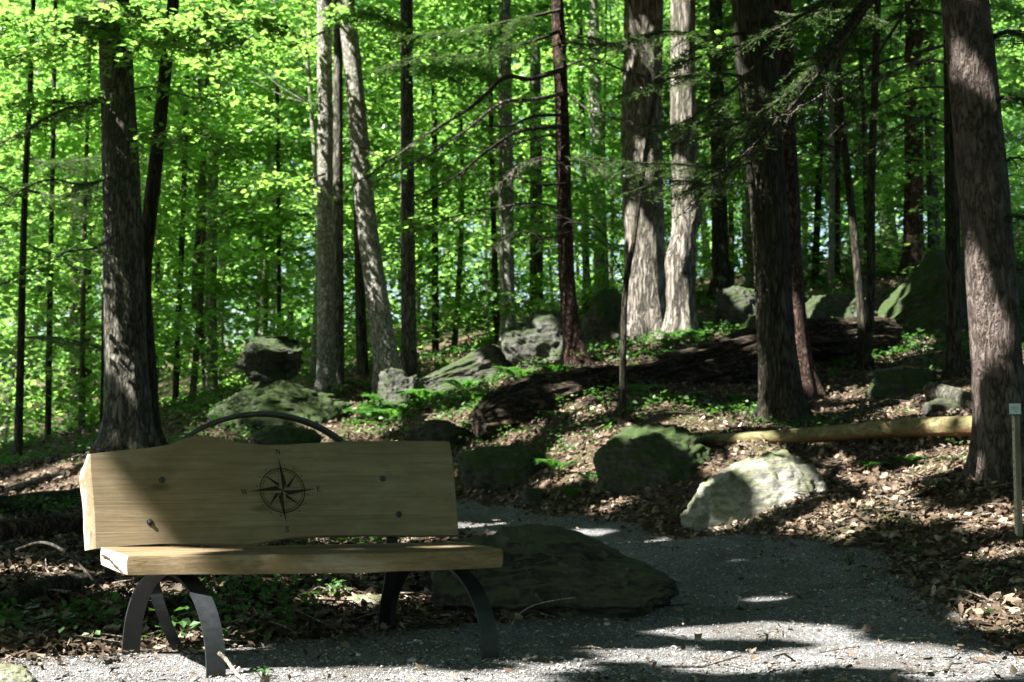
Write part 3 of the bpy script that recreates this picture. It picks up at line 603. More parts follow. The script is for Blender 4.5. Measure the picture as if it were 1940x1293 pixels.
stick('pale thin stick on the sunlit gravel at lower right', [gpt(1665, 1230, .02), gpt(1700, 1224, .03), gpt(1760, 1222, .03)], .006, .004, 'bark_stick', 'stick')
stick('short sawn log lying left of the large right trunk', [at(1762, 738, 14.2), at(1800, 748, 13.9), at(1858, 768, 13.5)], .085, .09, 'bark_grey', 'log', 'log', 18)
stick('dead branch lying on the slope above the short sawn log', [gpt(1660, 712, .05), gpt(1720, 708, .07), gpt(1790, 714, .06)], .02, .012, 'dead_twig', 'branch', 'branch')
stick('rotting branch on the bank below the large right trunk', [gpt(1560, 1012, .03), gpt(1660, 985, .04), gpt(1780, 935, .04)], .020, .014, 'bark_dark', 'branch', 'branch')
stick('pale fallen branch on the litter left of the backrest', [gpt(10, 940, .05), gpt(60, 925, .06), gpt(130, 905, .06)], .03, .02, 'bark_smooth', 'branch', 'branch')

# ------------------------------------------------------------------ trail marker
sb = at(1931, 1036, 8.8); sb[2] = gz(sb[0], sb[1])
marker = thing('trail_marker', 'small pale sign plate on a wooden stake before the large right trunk', 'sign', sb)
top = at(1924, 782, 8.8); tp = np.linspace(0, 1, 12)[:, None]; Q = sb - [0, 0, .1] + (top - sb + [0, 0, .1]) * tp
put('stake', strap(Q, [1, .25, 0], .036, .030), M['stake'], marker)
c = at(1922, 775, 8.74); q = m_px(8.74)
def slab(c, w_, h_, d, ex=np.array([1, .06, 0]), ez=np.array([-.02, 0, 1.])):
    ex, ez = unit(ex), unit(ez); ny_ = np.cross(ez, ex); V = np.array([c + ex * a * w_ / 2 + ez * b * h_ / 2 + ny_ * e * d / 2 for e in (-1, 1) for a, b in ((-1, -1), (1, -1), (1, 1), (-1, 1))])
    return (V, np.array([[0, 1, 2, 3], [7, 6, 5, 4], [0, 4, 5, 1], [1, 5, 6, 2], [2, 6, 7, 3], [3, 7, 4, 0]]))
put('frame', [slab(c, 26 * q, 25 * q, .012)], M['sign_rim'], marker)
face = put('plate', [slab(c - [0, .008, 0], 22 * q, 20 * q, .006)], M['sign_face'], marker)
put('lettering', [slab(c + [dx * q, -.0125, dz * q], wd * q, 1.6 * q, .002) for dx, dz, wd in ((-1, 3, 13), (0, -.5, 15), (1, -5, 5))], M['sign_ink'], face)

# ------------------------------------------------------------------ crown and trunk prototypes (copied onto many trees)
def crown_cloud(seed, h0, h1, rad, sprays, per, ls, tilt=.45, spray_r=.55, shape=.7, fill=.2):
    r = np.random.default_rng(seed); t = r.random(sprays) ** .9; z = h0 + (h1 - h0) * t
    env = rad * (1 - shape * t ** 1.8) * np.clip(.35 + t * 3.5, 0, 1); a = r.random(sprays) * 2 * math.pi; q = env * np.sqrt(fill + (1 - fill) * r.random(sprays))
    C = np.stack([q * np.cos(a), q * np.sin(a), z], 1) + r.normal(0, .15, (sprays, 3))
    keep = vnoise(C * .75, seed) > -.34; C = C[keep]; a = a[keep]; n = len(C)
    sn = unit(np.stack([np.cos(a) * .25, np.sin(a) * .25, np.ones(n)], 1) + r.normal(0, .13, (n, 3)))
    u = unit(np.cross(sn, r.normal(size=(n, 3)))); v = np.cross(sn, u)
    sr = spray_r * r.uniform(.6, 1.25, n)
    th = r.random((n, per)) * 2 * math.pi; rr = np.sqrt(r.random((n, per))) * sr[:, None]
    L = C[:, None] + u[:, None] * (rr * np.cos(th))[..., None] + v[:, None] * (rr * np.sin(th) * .7)[..., None]
    L[..., 2] -= .28 * rr ** 2 / sr[:, None]; L += r.normal(0, .035, L.shape)
    N = unit(sn[:, None] + r.normal(0, tilt, L.shape)); A = r.normal(size=L.shape)
    L, N, A = L.reshape(-1, 3), N.reshape(-1, 3), A.reshape(-1, 3); s = ls * r.uniform(.65, 1.25, len(L))
    return C, leaves(L, N, A, s, s * .72, .1)
def needle_cloud(seed, h0, h1, rad, whorls, ls=.16):
    r = np.random.default_rng(seed); Cs, Ns, As = [], [], []; tubes = []
    for i in range(whorls):
        t = (i + r.random()) / whorls; z = h0 + (h1 - h0) * t; Rr = rad * (1 - .75 * t) * r.uniform(.6, 1.1)
        for b in range(3):
            a = r.random() * 6.283; d = np.array([math.cos(a), math.sin(a), -.12]); sd = np.array([-math.sin(a), math.cos(a), 0])
            m = int(60 * Rr); f = r.random(m) ** .7; w_ = r.normal(0, 1, m) * .32 * Rr * (1.1 - f)
            P = np.array([0, 0, z]) + d * (f * Rr)[:, None] + sd * w_[:, None]; P[:, 2] -= .12 * f ** 2 * Rr + .05 * np.abs(w_) + r.normal(0, .04, m)
            Cs.append(P); Ns.append(unit(np.array([0, 0, 1]) + r.normal(0, .3, (m, 3)))); As.append(unit(d + sd * np.sign(w_)[:, None] * .9 + r.normal(0, .3, (m, 3))))
            tubes += tube(np.array([[0, 0, z], [0, 0, z] + d * Rr * .5, [0, 0, z] + d * Rr - [0, 0, .1 * Rr]]), [.022, .014, .004], 4, None, False)
    C, N, A = map(np.vstack, (Cs, Ns, As)); s = ls * r.uniform(.6, 1.3, len(C)); return tubes, leaves(C, N, A, s * 1.3, s * .38, .05)
PROTO = {}
def proto_mesh(key, parts, mat, smooth=False):
    me = new_mesh(key, parts, smooth); me.materials.append(mat); PROTO[key] = me
for i in range(4):      # tall maples: leaves from a few metres up
    C, lf = crown_cloud(100 + i, 3.4, 14.5, 3.3, 150, 56, .15, .30, .85); proto_mesh(f'tall{i}', [lf], M['leaf_sun'])
for i in range(4):      # understory: leaves down to the ground
    C, lf = crown_cloud(120 + i, .5, 7.5, 2.2, 105, 60, .13, .30, .72, .75); proto_mesh(f'under{i}', [lf], M['leaf_sun'])
for i in range(3):
    C, lf = crown_cloud(140 + i, 1.2, 17, 3.8, 180, 50, .20, .34, 1.0, .6); proto_mesh(f'far{i}', [lf], M['leaf_far'])
for i in range(2):
    tb, lf = needle_cloud(160 + i, 1.5, 12, 2.4, 30); proto_mesh(f'needle{i}', [lf] + tb, M['needle']); me = PROTO[f'needle{i}']; me.materials.append(M['twig'])
    mi = np.ones(len(me.polygons), np.int32); mi[:len(lf[1])] = 0; me.polygons.foreach_set('material_index', mi)
for i in range(5):      # slender trunks with a few limbs, 15 m tall, unit radius 0.1
    r = np.random.default_rng(180 + i); z = np.linspace(-.3, 15, 40); b = r.uniform(-.35, .35, 2); ph = r.random(2) * 6
    P = np.stack([b[0] * np.sin(z * .28 + ph[0]) - b[0] * math.sin(ph[0]), b[1] * np.sin(z * .23 + ph[1]) - b[1] * math.sin(ph[1]), z], 1)
    parts = tube(P, .1 * (1 + .5 * np.exp(-np.clip(z, 0, 9) * 4)) * (1 - .62 * np.clip(z / 15, 0, 1)), 9, ridge_disp(i + 50, .10, 2))
    for q in range(9):
        z0 = r.uniform(2.4, 11); a = r.random() * 6.28; l = r.uniform(.9, 2.2); j = int(np.argmin(abs(z - z0))); d = np.array([math.cos(a), math.sin(a), r.uniform(.2, .9)])
        parts += tube(np.array([P[j], P[j] + d * l * .45, P[j] + d * l + [0, 0, .12]]), [.03, .02, .006], 5, None, False)
    proto_mesh(f'trunk{i}', parts, M['bark_smooth' if i % 2 else 'bark_grey'], True)
def inst(name, key, parent, scale, rz, mat=None):
    o = bpy.data.objects.new(name, PROTO[key]); COL.objects.link(o); o.parent = parent; o.scale = scale; o.rotation_euler = (0, 0, rz); return o

# ------------------------------------------------------------------ trees one can tell apart
TREES = {}
def tree(key, label, pts, ws, mat, ztop=13, seed=1, amp=.07, freq=4.0, flare=.35, sides=None, crown=None, extra=None, burl=None, tcat='tree', group=None):
    P = np.array([at(*p) for p in pts]); w_ = np.array(ws, float) * .5 * np.array([m_px(p[2]) for p in pts])
    base = P[0].copy(); g = gz(base[0], base[1]); base[2] = min(base[2], g + .05)
    t = thing('tree', label, tcat, base, group); TREES[key] = t
    d = unit(P[-1] - P[-2]); need = max(0.5, (ztop - P[-1][2]) / max(d[2], .3)); sgn = unit(d * [.5, .5, 1])
    ext = [P[-1] + sgn * need * f for f in (.33, .66, 1)]; Pall = np.vstack([[P[0] - [0, 0, .35]], P, ext]); R_ = np.concatenate([[w_[0]], w_, w_[-1] * np.array([.86, .7, .45])])
    rr0 = float(w_.mean()); Q = resample(np.hstack([Pall, R_[:, None]]), max(.05, rr0 * .55)); PP_, rr = Q[:, :3], Q[:, 3].clip(.004)
    h = PP_[:, 2] - P[0][2]; rr = rr * (1 + 1.2 * flare * np.exp(-np.clip(h, 0, 9) / max(.12, rr0 * 1.5)))
    n = sides or int(np.clip(rr0 * 230, 9, 44)); base_d = ridge_disp(seed, amp, freq, 1.2)
    def dd(Pq, D, th):
        s = base_d(Pq, D, th); fl = np.exp(-np.clip(Pq[..., 2] - P[0][2], 0, 9) / max(.15, rr0 * 1.6)); s = s + fl * (.24 * np.sin(th * 5 + seed) + .12 * np.sin(th * 8 + seed * 2))
        if burl:
            for (z0, sx, am, side) in burl: s = s + am * np.exp(-((Pq[..., 2] - z0) / sx) ** 2) * np.clip(D[..., 0] * side + .25 + .5 * vnoise(Pq * 4 + D * 2, seed), 0, 1)
        return s
    put('trunk', tube(PP_, rr, n, dd), M[mat], t, True); t['_o'] = [float(x) for x in base]
    if crown:
        for (k_, sc, rz, off) in crown:
            o = inst('crown', k_, t, sc, rz); o.location = (PP_[-1][0] * 0 + off[0], off[1], off[2])
    return t
TA = lambda s, rz, up=0: [(f'tall{int(rz * 7) % 4}', (s, s, s), rz, (0, 0, up))]
UA = lambda s, rz, up=0: [(f'under{int(rz * 7) % 4}', (s, s, s), rz, (0, 0, up))]
HA = lambda s, rz, up=0: [(f'needle{int(rz * 7) % 2}', (s, s, s), rz, (0, 0, up))]
tree('A', 'thick grey furrowed trunk at the left rising behind the bench', [(242, 856, 15), (238, 640, 15), (232, 400, 15), (222, 150, 15), (214, -20, 15)], [80, 76, 70, 62, 58], 'bark_grey', 14, 1, .09, 5)
tree('B', 'dark slender curving trunk growing against the thick grey trunk at left', [(282, 850, 15.4), (272, 640, 15.4), (272, 520, 15.4), (296, 300, 15.4), (318, 90, 15.4), (330, -20, 15.4)], [46, 40, 30, 26, 23, 22], 'bark_dark', 11, 2, .06)
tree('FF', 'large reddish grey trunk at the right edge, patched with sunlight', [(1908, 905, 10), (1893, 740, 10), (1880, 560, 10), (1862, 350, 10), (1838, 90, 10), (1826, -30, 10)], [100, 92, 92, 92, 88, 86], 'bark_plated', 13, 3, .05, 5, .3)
tree('X', 'front trunk of the close dark pair, greenish with deep furrows', [(1482, 815, 14.5), (1468, 600, 14.5), (1455, 380, 14.5), (1436, 150, 14.5), (1425, -30, 14.5)], [78, 68, 68, 76, 78], 'bark_dark', 13, 4, .10, 6, .35)
tree('Y2', 'reddish rear trunk of the close dark pair, lit near its foot', [(1526, 748, 16.2), (1508, 600, 16.2), (1492, 400, 16.2), (1480, 200, 16.2), (1472, -30, 16.2)], [42, 38, 46, 52, 52], 'bark_red', 13, 5, .09, 4)
tree('EE', 'straight dark trunk standing just left of the large right trunk', [(1808, 714, 15.6), (1806, 560, 15.6), (1803, 300, 15.6), (1800, -20, 15.6)], [31, 28, 27, 26], 'bark_dark', 13, 6, .06)
tree('S', 'slim reddish hemlock trunk in the middle with dead side branches', [(1092, 694, 17.6), (1076, 560, 17.6), (1070, 420, 17.6), (1064, 200, 17.6), (1055, -20, 17.6)], [40, 31, 29, 26, 24], 'bark_red', 13, 7, .09, 3, .6)
tree('U', 'thicker left trunk of the twin shaggy pale trees', [(1222, 664, 20.2), (1222, 500, 20.2), (1216, 300, 20.2), (1218, 100, 20.2), (1220, -20, 20.2)], [78, 74, 76, 72, 72], 'bark_pale', 15, 8, .09, 6, .25, None, TA(1.0, .4, 5.2))
tree('V', 'gnarled right trunk of the twin pale trees with swollen burls', [(1289, 643, 19.2), (1293, 540, 19.2), (1297, 400, 19.2), (1294, 200, 19.2), (1294, -20, 19.2)], [54, 46, 46, 46, 46], 'bark_pale', 15, 9, .08, 5, .3, None, TA(.9, 1.4, 5.4), None, [(at(0, 500, 19.2)[2], .26, .55, -1), (at(0, 408, 19.2)[2], .17, .5, 1), (at(0, 240, 19.2)[2], .4, .14, 1), (at(0, 555, 19.2)[2], .15, .25, -1)])
tree('M', 'pale leaning trunk curving up to the left, bright with sun', [(736, 722, 20.5), (714, 560, 20.5), (696, 430, 20.5), (682, 280, 20.5), (668, 120, 20.5), (654, -20, 20.5)], [46, 42, 38, 36, 33, 32], 'bark_smooth', 14, 10, .04, 3, .3, None, TA(.85, .9, 4.6))
tree('J', 'tall straight trunk left of the leaning pale tree, sunlit on its left side', [(618, 740, 20.5), (616, 500, 20.5), (616, 250, 20.5), (614, -20, 20.5)], [33, 31, 29, 28], 'bark_smooth', 15, 11, .05, 4, .3, None, TA(.9, .2, 4.8))
tree('K', 'thin straight trunk touching the right side of the sunlit tall trunk', [(641, 775, 20.9), (641, 500, 20.9), (640, 200, 20.9), (641, -20, 20.9)], [23, 20, 18, 17], 'bark_grey', 13, 12, .05, 4, .2, None, TA(.7, 2.2, 5))
tree('L', 'thin dark trunk behind the lower part of the leaning pale tree', [(691, 785, 21.6), (684, 620, 21.6), (680, 480, 21.6), (676, 330, 21.6), (668, 100, 21.6)], [24, 21, 18, 15, 12], 'bark_dark', 11, 13, .05)
tree('N', 'straight dark grey trunk right of the leaning pale tree', [(775, 702, 21.5), (773, 480, 21.5), (771, 230, 21.5), (770, -20, 21.5)], [29, 27, 25, 24], 'bark_grey', 14, 14, .06, 4, .2, None, TA(.85, 3.1, 5))
tree('Q', 'grey trunk left of the slim reddish hemlock, broad at the base', [(962, 655, 23.5), (960, 450, 23.5), (958, 250, 23.5), (956, 60, 23.5)], [29, 27, 26, 24], 'bark_smooth', 13, 15, .05, 4, .2, None, TA(.8, 2.7, 4))
tree('O', 'slim dark trunk right of the straight dark grey trunk', [(825, 688, 25), (824, 400, 25), (822, 100, 25)], [14, 12, 11], 'bark_dark', 12, 16, .05, 4, .2, None, UA(1.0, 1.1))
tree('P', 'thin dark trunk close on the left of the broad based grey trunk', [(942, 645, 24.5), (936, 450, 24.5), (930, 200, 24.5)], [13, 11, 9], 'bark_dark', 10, 17, .05, 4, .2, None, UA(.9, 1.9))
tree('R1', 'mossy trunk standing right behind the grey lichened boulder', [(1016, 605, 27), (1016, 400, 27), (1014, 150, 27)], [26, 24, 21], 'bark_grey', 13, 18, .06, 4, .2, None, TA(.8, .6, 3.5))
tree('T', 'pale mid distance trunk between the reddish hemlock and the twin trees', [(1141, 566, 28), (1134, 350, 28), (1126, 100, 28), (1122, -20, 28)], [29, 25, 23, 22], 'bark_smooth', 15, 19, .05, 4, .2, None, TA(.9, 1.8, 4))
tree('T2', 'thin dark trunk beside the pale mid distance trunk', [(1112, 560, 29), (1106, 350, 29), (1100, 120, 29)], [15, 13, 11], 'bark_dark', 13, 20, .05, 4, .2, None, UA(1.1, .3))
tree('W', 'dark trunk rising behind the boulder with the sunlit rim', [(1366, 552, 25), (1363, 400, 25), (1358, 150, 25)], [33, 30, 27], 'bark_dark', 14, 21, .06, 4, .2, None, HA(.9, .2, 1.5))
tree('W2', 'pale thin trunk showing just left of the close dark pair', [(1424, 548, 27), (1421, 400, 27), (1416, 200, 27)], [19, 16, 14], 'bark_smooth', 13, 22, .05, 4, .2, None, UA(.9, 2.4, 1))
tree('Z', 'thin trunk first to the right of the close dark pair', [(1543, 556, 26), (1549, 400, 26), (1556, 200, 26), (1560, 0, 26)], [15, 13, 12, 11], 'bark_dark', 13, 23, .05, 4, .2, None, UA(.8, .9, 2))
tree('AA', 'straight brown trunk midway between the dark pair and the forked sapling', [(1582, 560, 25.5), (1583, 350, 25.5), (1586, 100, 25.5)], [18, 17, 15], 'bark_red', 13, 24, .05, 4, .2, None, HA(.8, .6, 2))
tree('CC', 'reddish trunk standing on the mossy slope at the right', [(1730, 516, 24), (1731, 350, 24), (1731, 150, 24), (1732, -20, 24)], [38, 35, 33, 32], 'bark_red', 14, 25, .07, 4, .25, None, HA(1.0, .9, 3))
tree('DD', 'slender grey trunk just right of the reddish trunk on the mossy slope', [(1771, 505, 25), (1766, 350, 25), (1760, 100, 25), (1758, -20, 25)], [24, 22, 21, 20], 'bark_grey', 14, 26, .05, 4, .2, None, HA(.8, .3, 4))
tree('H', 'pale trunk behind the left end of the mossy outcrop', [(402, 775, 25), (400, 620, 25), (402, 400, 25), (410, 150, 25)], [24, 22, 20, 17], 'bark_smooth', 13, 27, .05, 4, .2, None, TA(.8, 1.2, 1))
tree('H2', 'crooked trunk joining the pale one behind the mossy outcrop', [(396, 770, 25.4), (382, 620, 25.4), (370, 560, 25.4), (384, 330, 25.4), (392, 120, 25.4)], [17, 15, 15, 12, 10], 'bark_grey', 11, 28, .05, 4, .2, None, UA(1, .5, 1))
tree('I', 'very thin dark sapling stem above the balanced boulder', [(529, 700, 25), (528, 500, 25), (526, 250, 25), (524, -10, 25)], [9, 8, 8, 7], 'bark_dark', 12, 29, .03, 4, .1, None, UA(1.0, .2, 2))
tree('C', 'thin dark hemlock trunk near the left edge with drooping boughs', [(33, 900, 19), (40, 640, 19), (46, 400, 19), (58, 150, 19), (64, -20, 19)], [17, 14, 12, 10, 9], 'bark_dark', 12, 30, .05)
tree('D', 'thin dark trunk second from the left edge', [(90, 885, 22), (94, 600, 22), (100, 300, 22), (104, 60, 22)], [13, 11, 9, 8], 'bark_dark', 11, 31, .05, 4, .2, None, UA(1.1, .7))
tree('E', 'broad dim trunk left of the thick grey one, half hidden by leaves', [(150, 880, 26), (152, 700, 26), (154, 450, 26), (158, 100, 26)], [48, 42, 38, 34], 'bark_dark', 13, 32, .06, 4, .2, None, TA(.9, 2.9, 0))
tree('F', 'hair thin sapling stem just left of the thick grey trunk', [(190, 865, 17), (194, 700, 17), (197, 560, 17), (210, 470, 17), (218, 350, 17)], [7, 6, 6, 5, 4], 'bark_dark', 5.2, 33, .03, 4, .1, 6)
tree('G', 'dark thin trunk to the right of the curving dark one', [(331, 830, 25), (336, 640, 25), (344, 480, 25), (350, 300, 25)], [14, 12, 11, 10], 'bark_dark', 11, 34, .04, 4, .2, None, UA(1.15, 1.5))
tree('G2', 'thin trunk closest to the right side of the curving dark one', [(293, 830, 27), (296, 640, 27), (300, 430, 27), (300, 200, 27)], [12, 11, 10, 9], 'bark_grey', 11, 35, .04, 4, .2, None, UA(1.1, 2.6))
tree('GG', 'slim greenish sapling bending right in front of the rotten log', [(1180, 808, 14.5), (1181, 660, 14.5), (1186, 540, 14.5), (1200, 460, 14.5), (1214, 360, 14.5), (1232, 230, 14.5), (1240, 150, 14.5), (1204, 60, 14.5), (1190, -20, 14.5)], [15, 12, 11, 9, 9, 9, 8, 8, 7], 'bark_dark', 6.5, 36, .05, 4, .25, 9)
bb = tree('BB', 'forked sapling with two dark stems on the slope at right', [(1636, 688, 17.5), (1632, 600, 17.5), (1622, 480, 17.5), (1608, 350, 17.5), (1592, 200, 17.5), (1584, 60, 17.5)], [23, 17, 16, 15, 14, 13], 'bark_dark', 9, 37, .05)
Q = resample(np.array([at(1640, 690, 17.4), at(1648, 600, 17.3), (at(1650, 480, 17.2)), at(1651, 330, 17.2), at(1658, 150, 17.2), at(1664, -30, 17.2)]), .08); put('stem', tube(Q, np.linspace(.056, .04, len(Q)), 10, ridge_disp(38, .06)), M['bark_dark'], bb, True)

# ------------------------------------------------------------------ boughs of the near trees
def bough(key, pts, r0, kind='needle', dens=1.0, reach=.55, start=.25, droop=.18, seed=0, mat='twig', leafy=1.0):
    t = TREES[key]; r = np.random.default_rng(900 + seed); P = resample(np.array([at(*p) for p in pts]), .07); n = len(P)
    P = P + np.stack([.02 * vnoise(P * 3 + 9, seed), 0 * P[:, 0], .025 * vnoise(P * 3, seed + 1)], 1) * np.linspace(0, 1, n)[:, None]
    wood_ = tube(P, np.linspace(r0, .004, n), 7, lambda p, d, th: .15 * vnoise(p * 18 + d, seed)); T = unit(np.gradient(P, axis=0)); C, N, A, Ls = [], [], [], []
    for i in range(int(n * start), n, max(1, int(1.3 / dens))):
        f = i / n
        for sd in (-1, 1):
            if r.random() < .12: continue
            side = unit(np.cross(T[i], [0, 0, 1])) * sd; d = unit(T[i] * r.uniform(.5, 1.1) + side * r.uniform(.5, 1.0) + [0, 0, r.uniform(-.35, .12)])
            l = reach * (1.15 - .75 * f) * r.uniform(.5, 1.2); m = max(4, int(l / .05)); s = np.linspace(0, 1, m)[:, None]
            tw = P[i] + d * l * s - np.array([0, 0, 1]) * droop * l * s ** 2 + np.cumsum(r.normal(0, .006, (m, 3)), 0); wood_ += tube(tw, np.linspace(.005, .0018, m), 4, None, False)
            if kind == 'dead':
                for _ in range(3):
                    j = r.integers(1, m); e = unit(d + r.normal(0, .6, 3)); wood_ += tube(np.array([tw[j], tw[j] + e * l * .2, tw[j] + e * l * .36 - [0, 0, .02]]), [.0028, .002, .001], 3, None, False)
            if kind == 'dead' and leafy < .05: continue
            for j in range(m):
                if r.random() > leafy: continue
                sv = unit(np.cross(d, [0, 0, 1.0])); 
                if kind in ('needle', 'dead'):
                    for e in (-1, 1, -1, 1, -1, 1):
                        ax = unit(d * r.uniform(.4, 1) + sv * e + [0, 0, r.uniform(-.3, .1)]); L_ = r.uniform(.04, .085); C.append(tw[j] + ax * L_ * .5 + r.normal(0, .012, 3)); A.append(ax); N.append(np.array([0, 0, 1]) + r.normal(0, .35, 3)); Ls.append(L_)
                else:
                    for e in range(2):
                        L_ = r.uniform(.06, .11); C.append(tw[j] + r.normal(0, .05, 3)); A.append(r.normal(size=3)); N.append(np.array([0, 0, 1]) + r.normal(0, .4, 3)); Ls.append(L_)
    b = put('branch', wood_, M[mat], t, True)
    if C:
        Ls = np.array(Ls); wdt = Ls * (.15 if kind != 'leaf' else .75); put('foliage', [leaves(np.array(C), np.array(N), np.array(A), Ls, wdt, .05)], M['needle' if kind != 'leaf' else 'leaf_sun'], b)
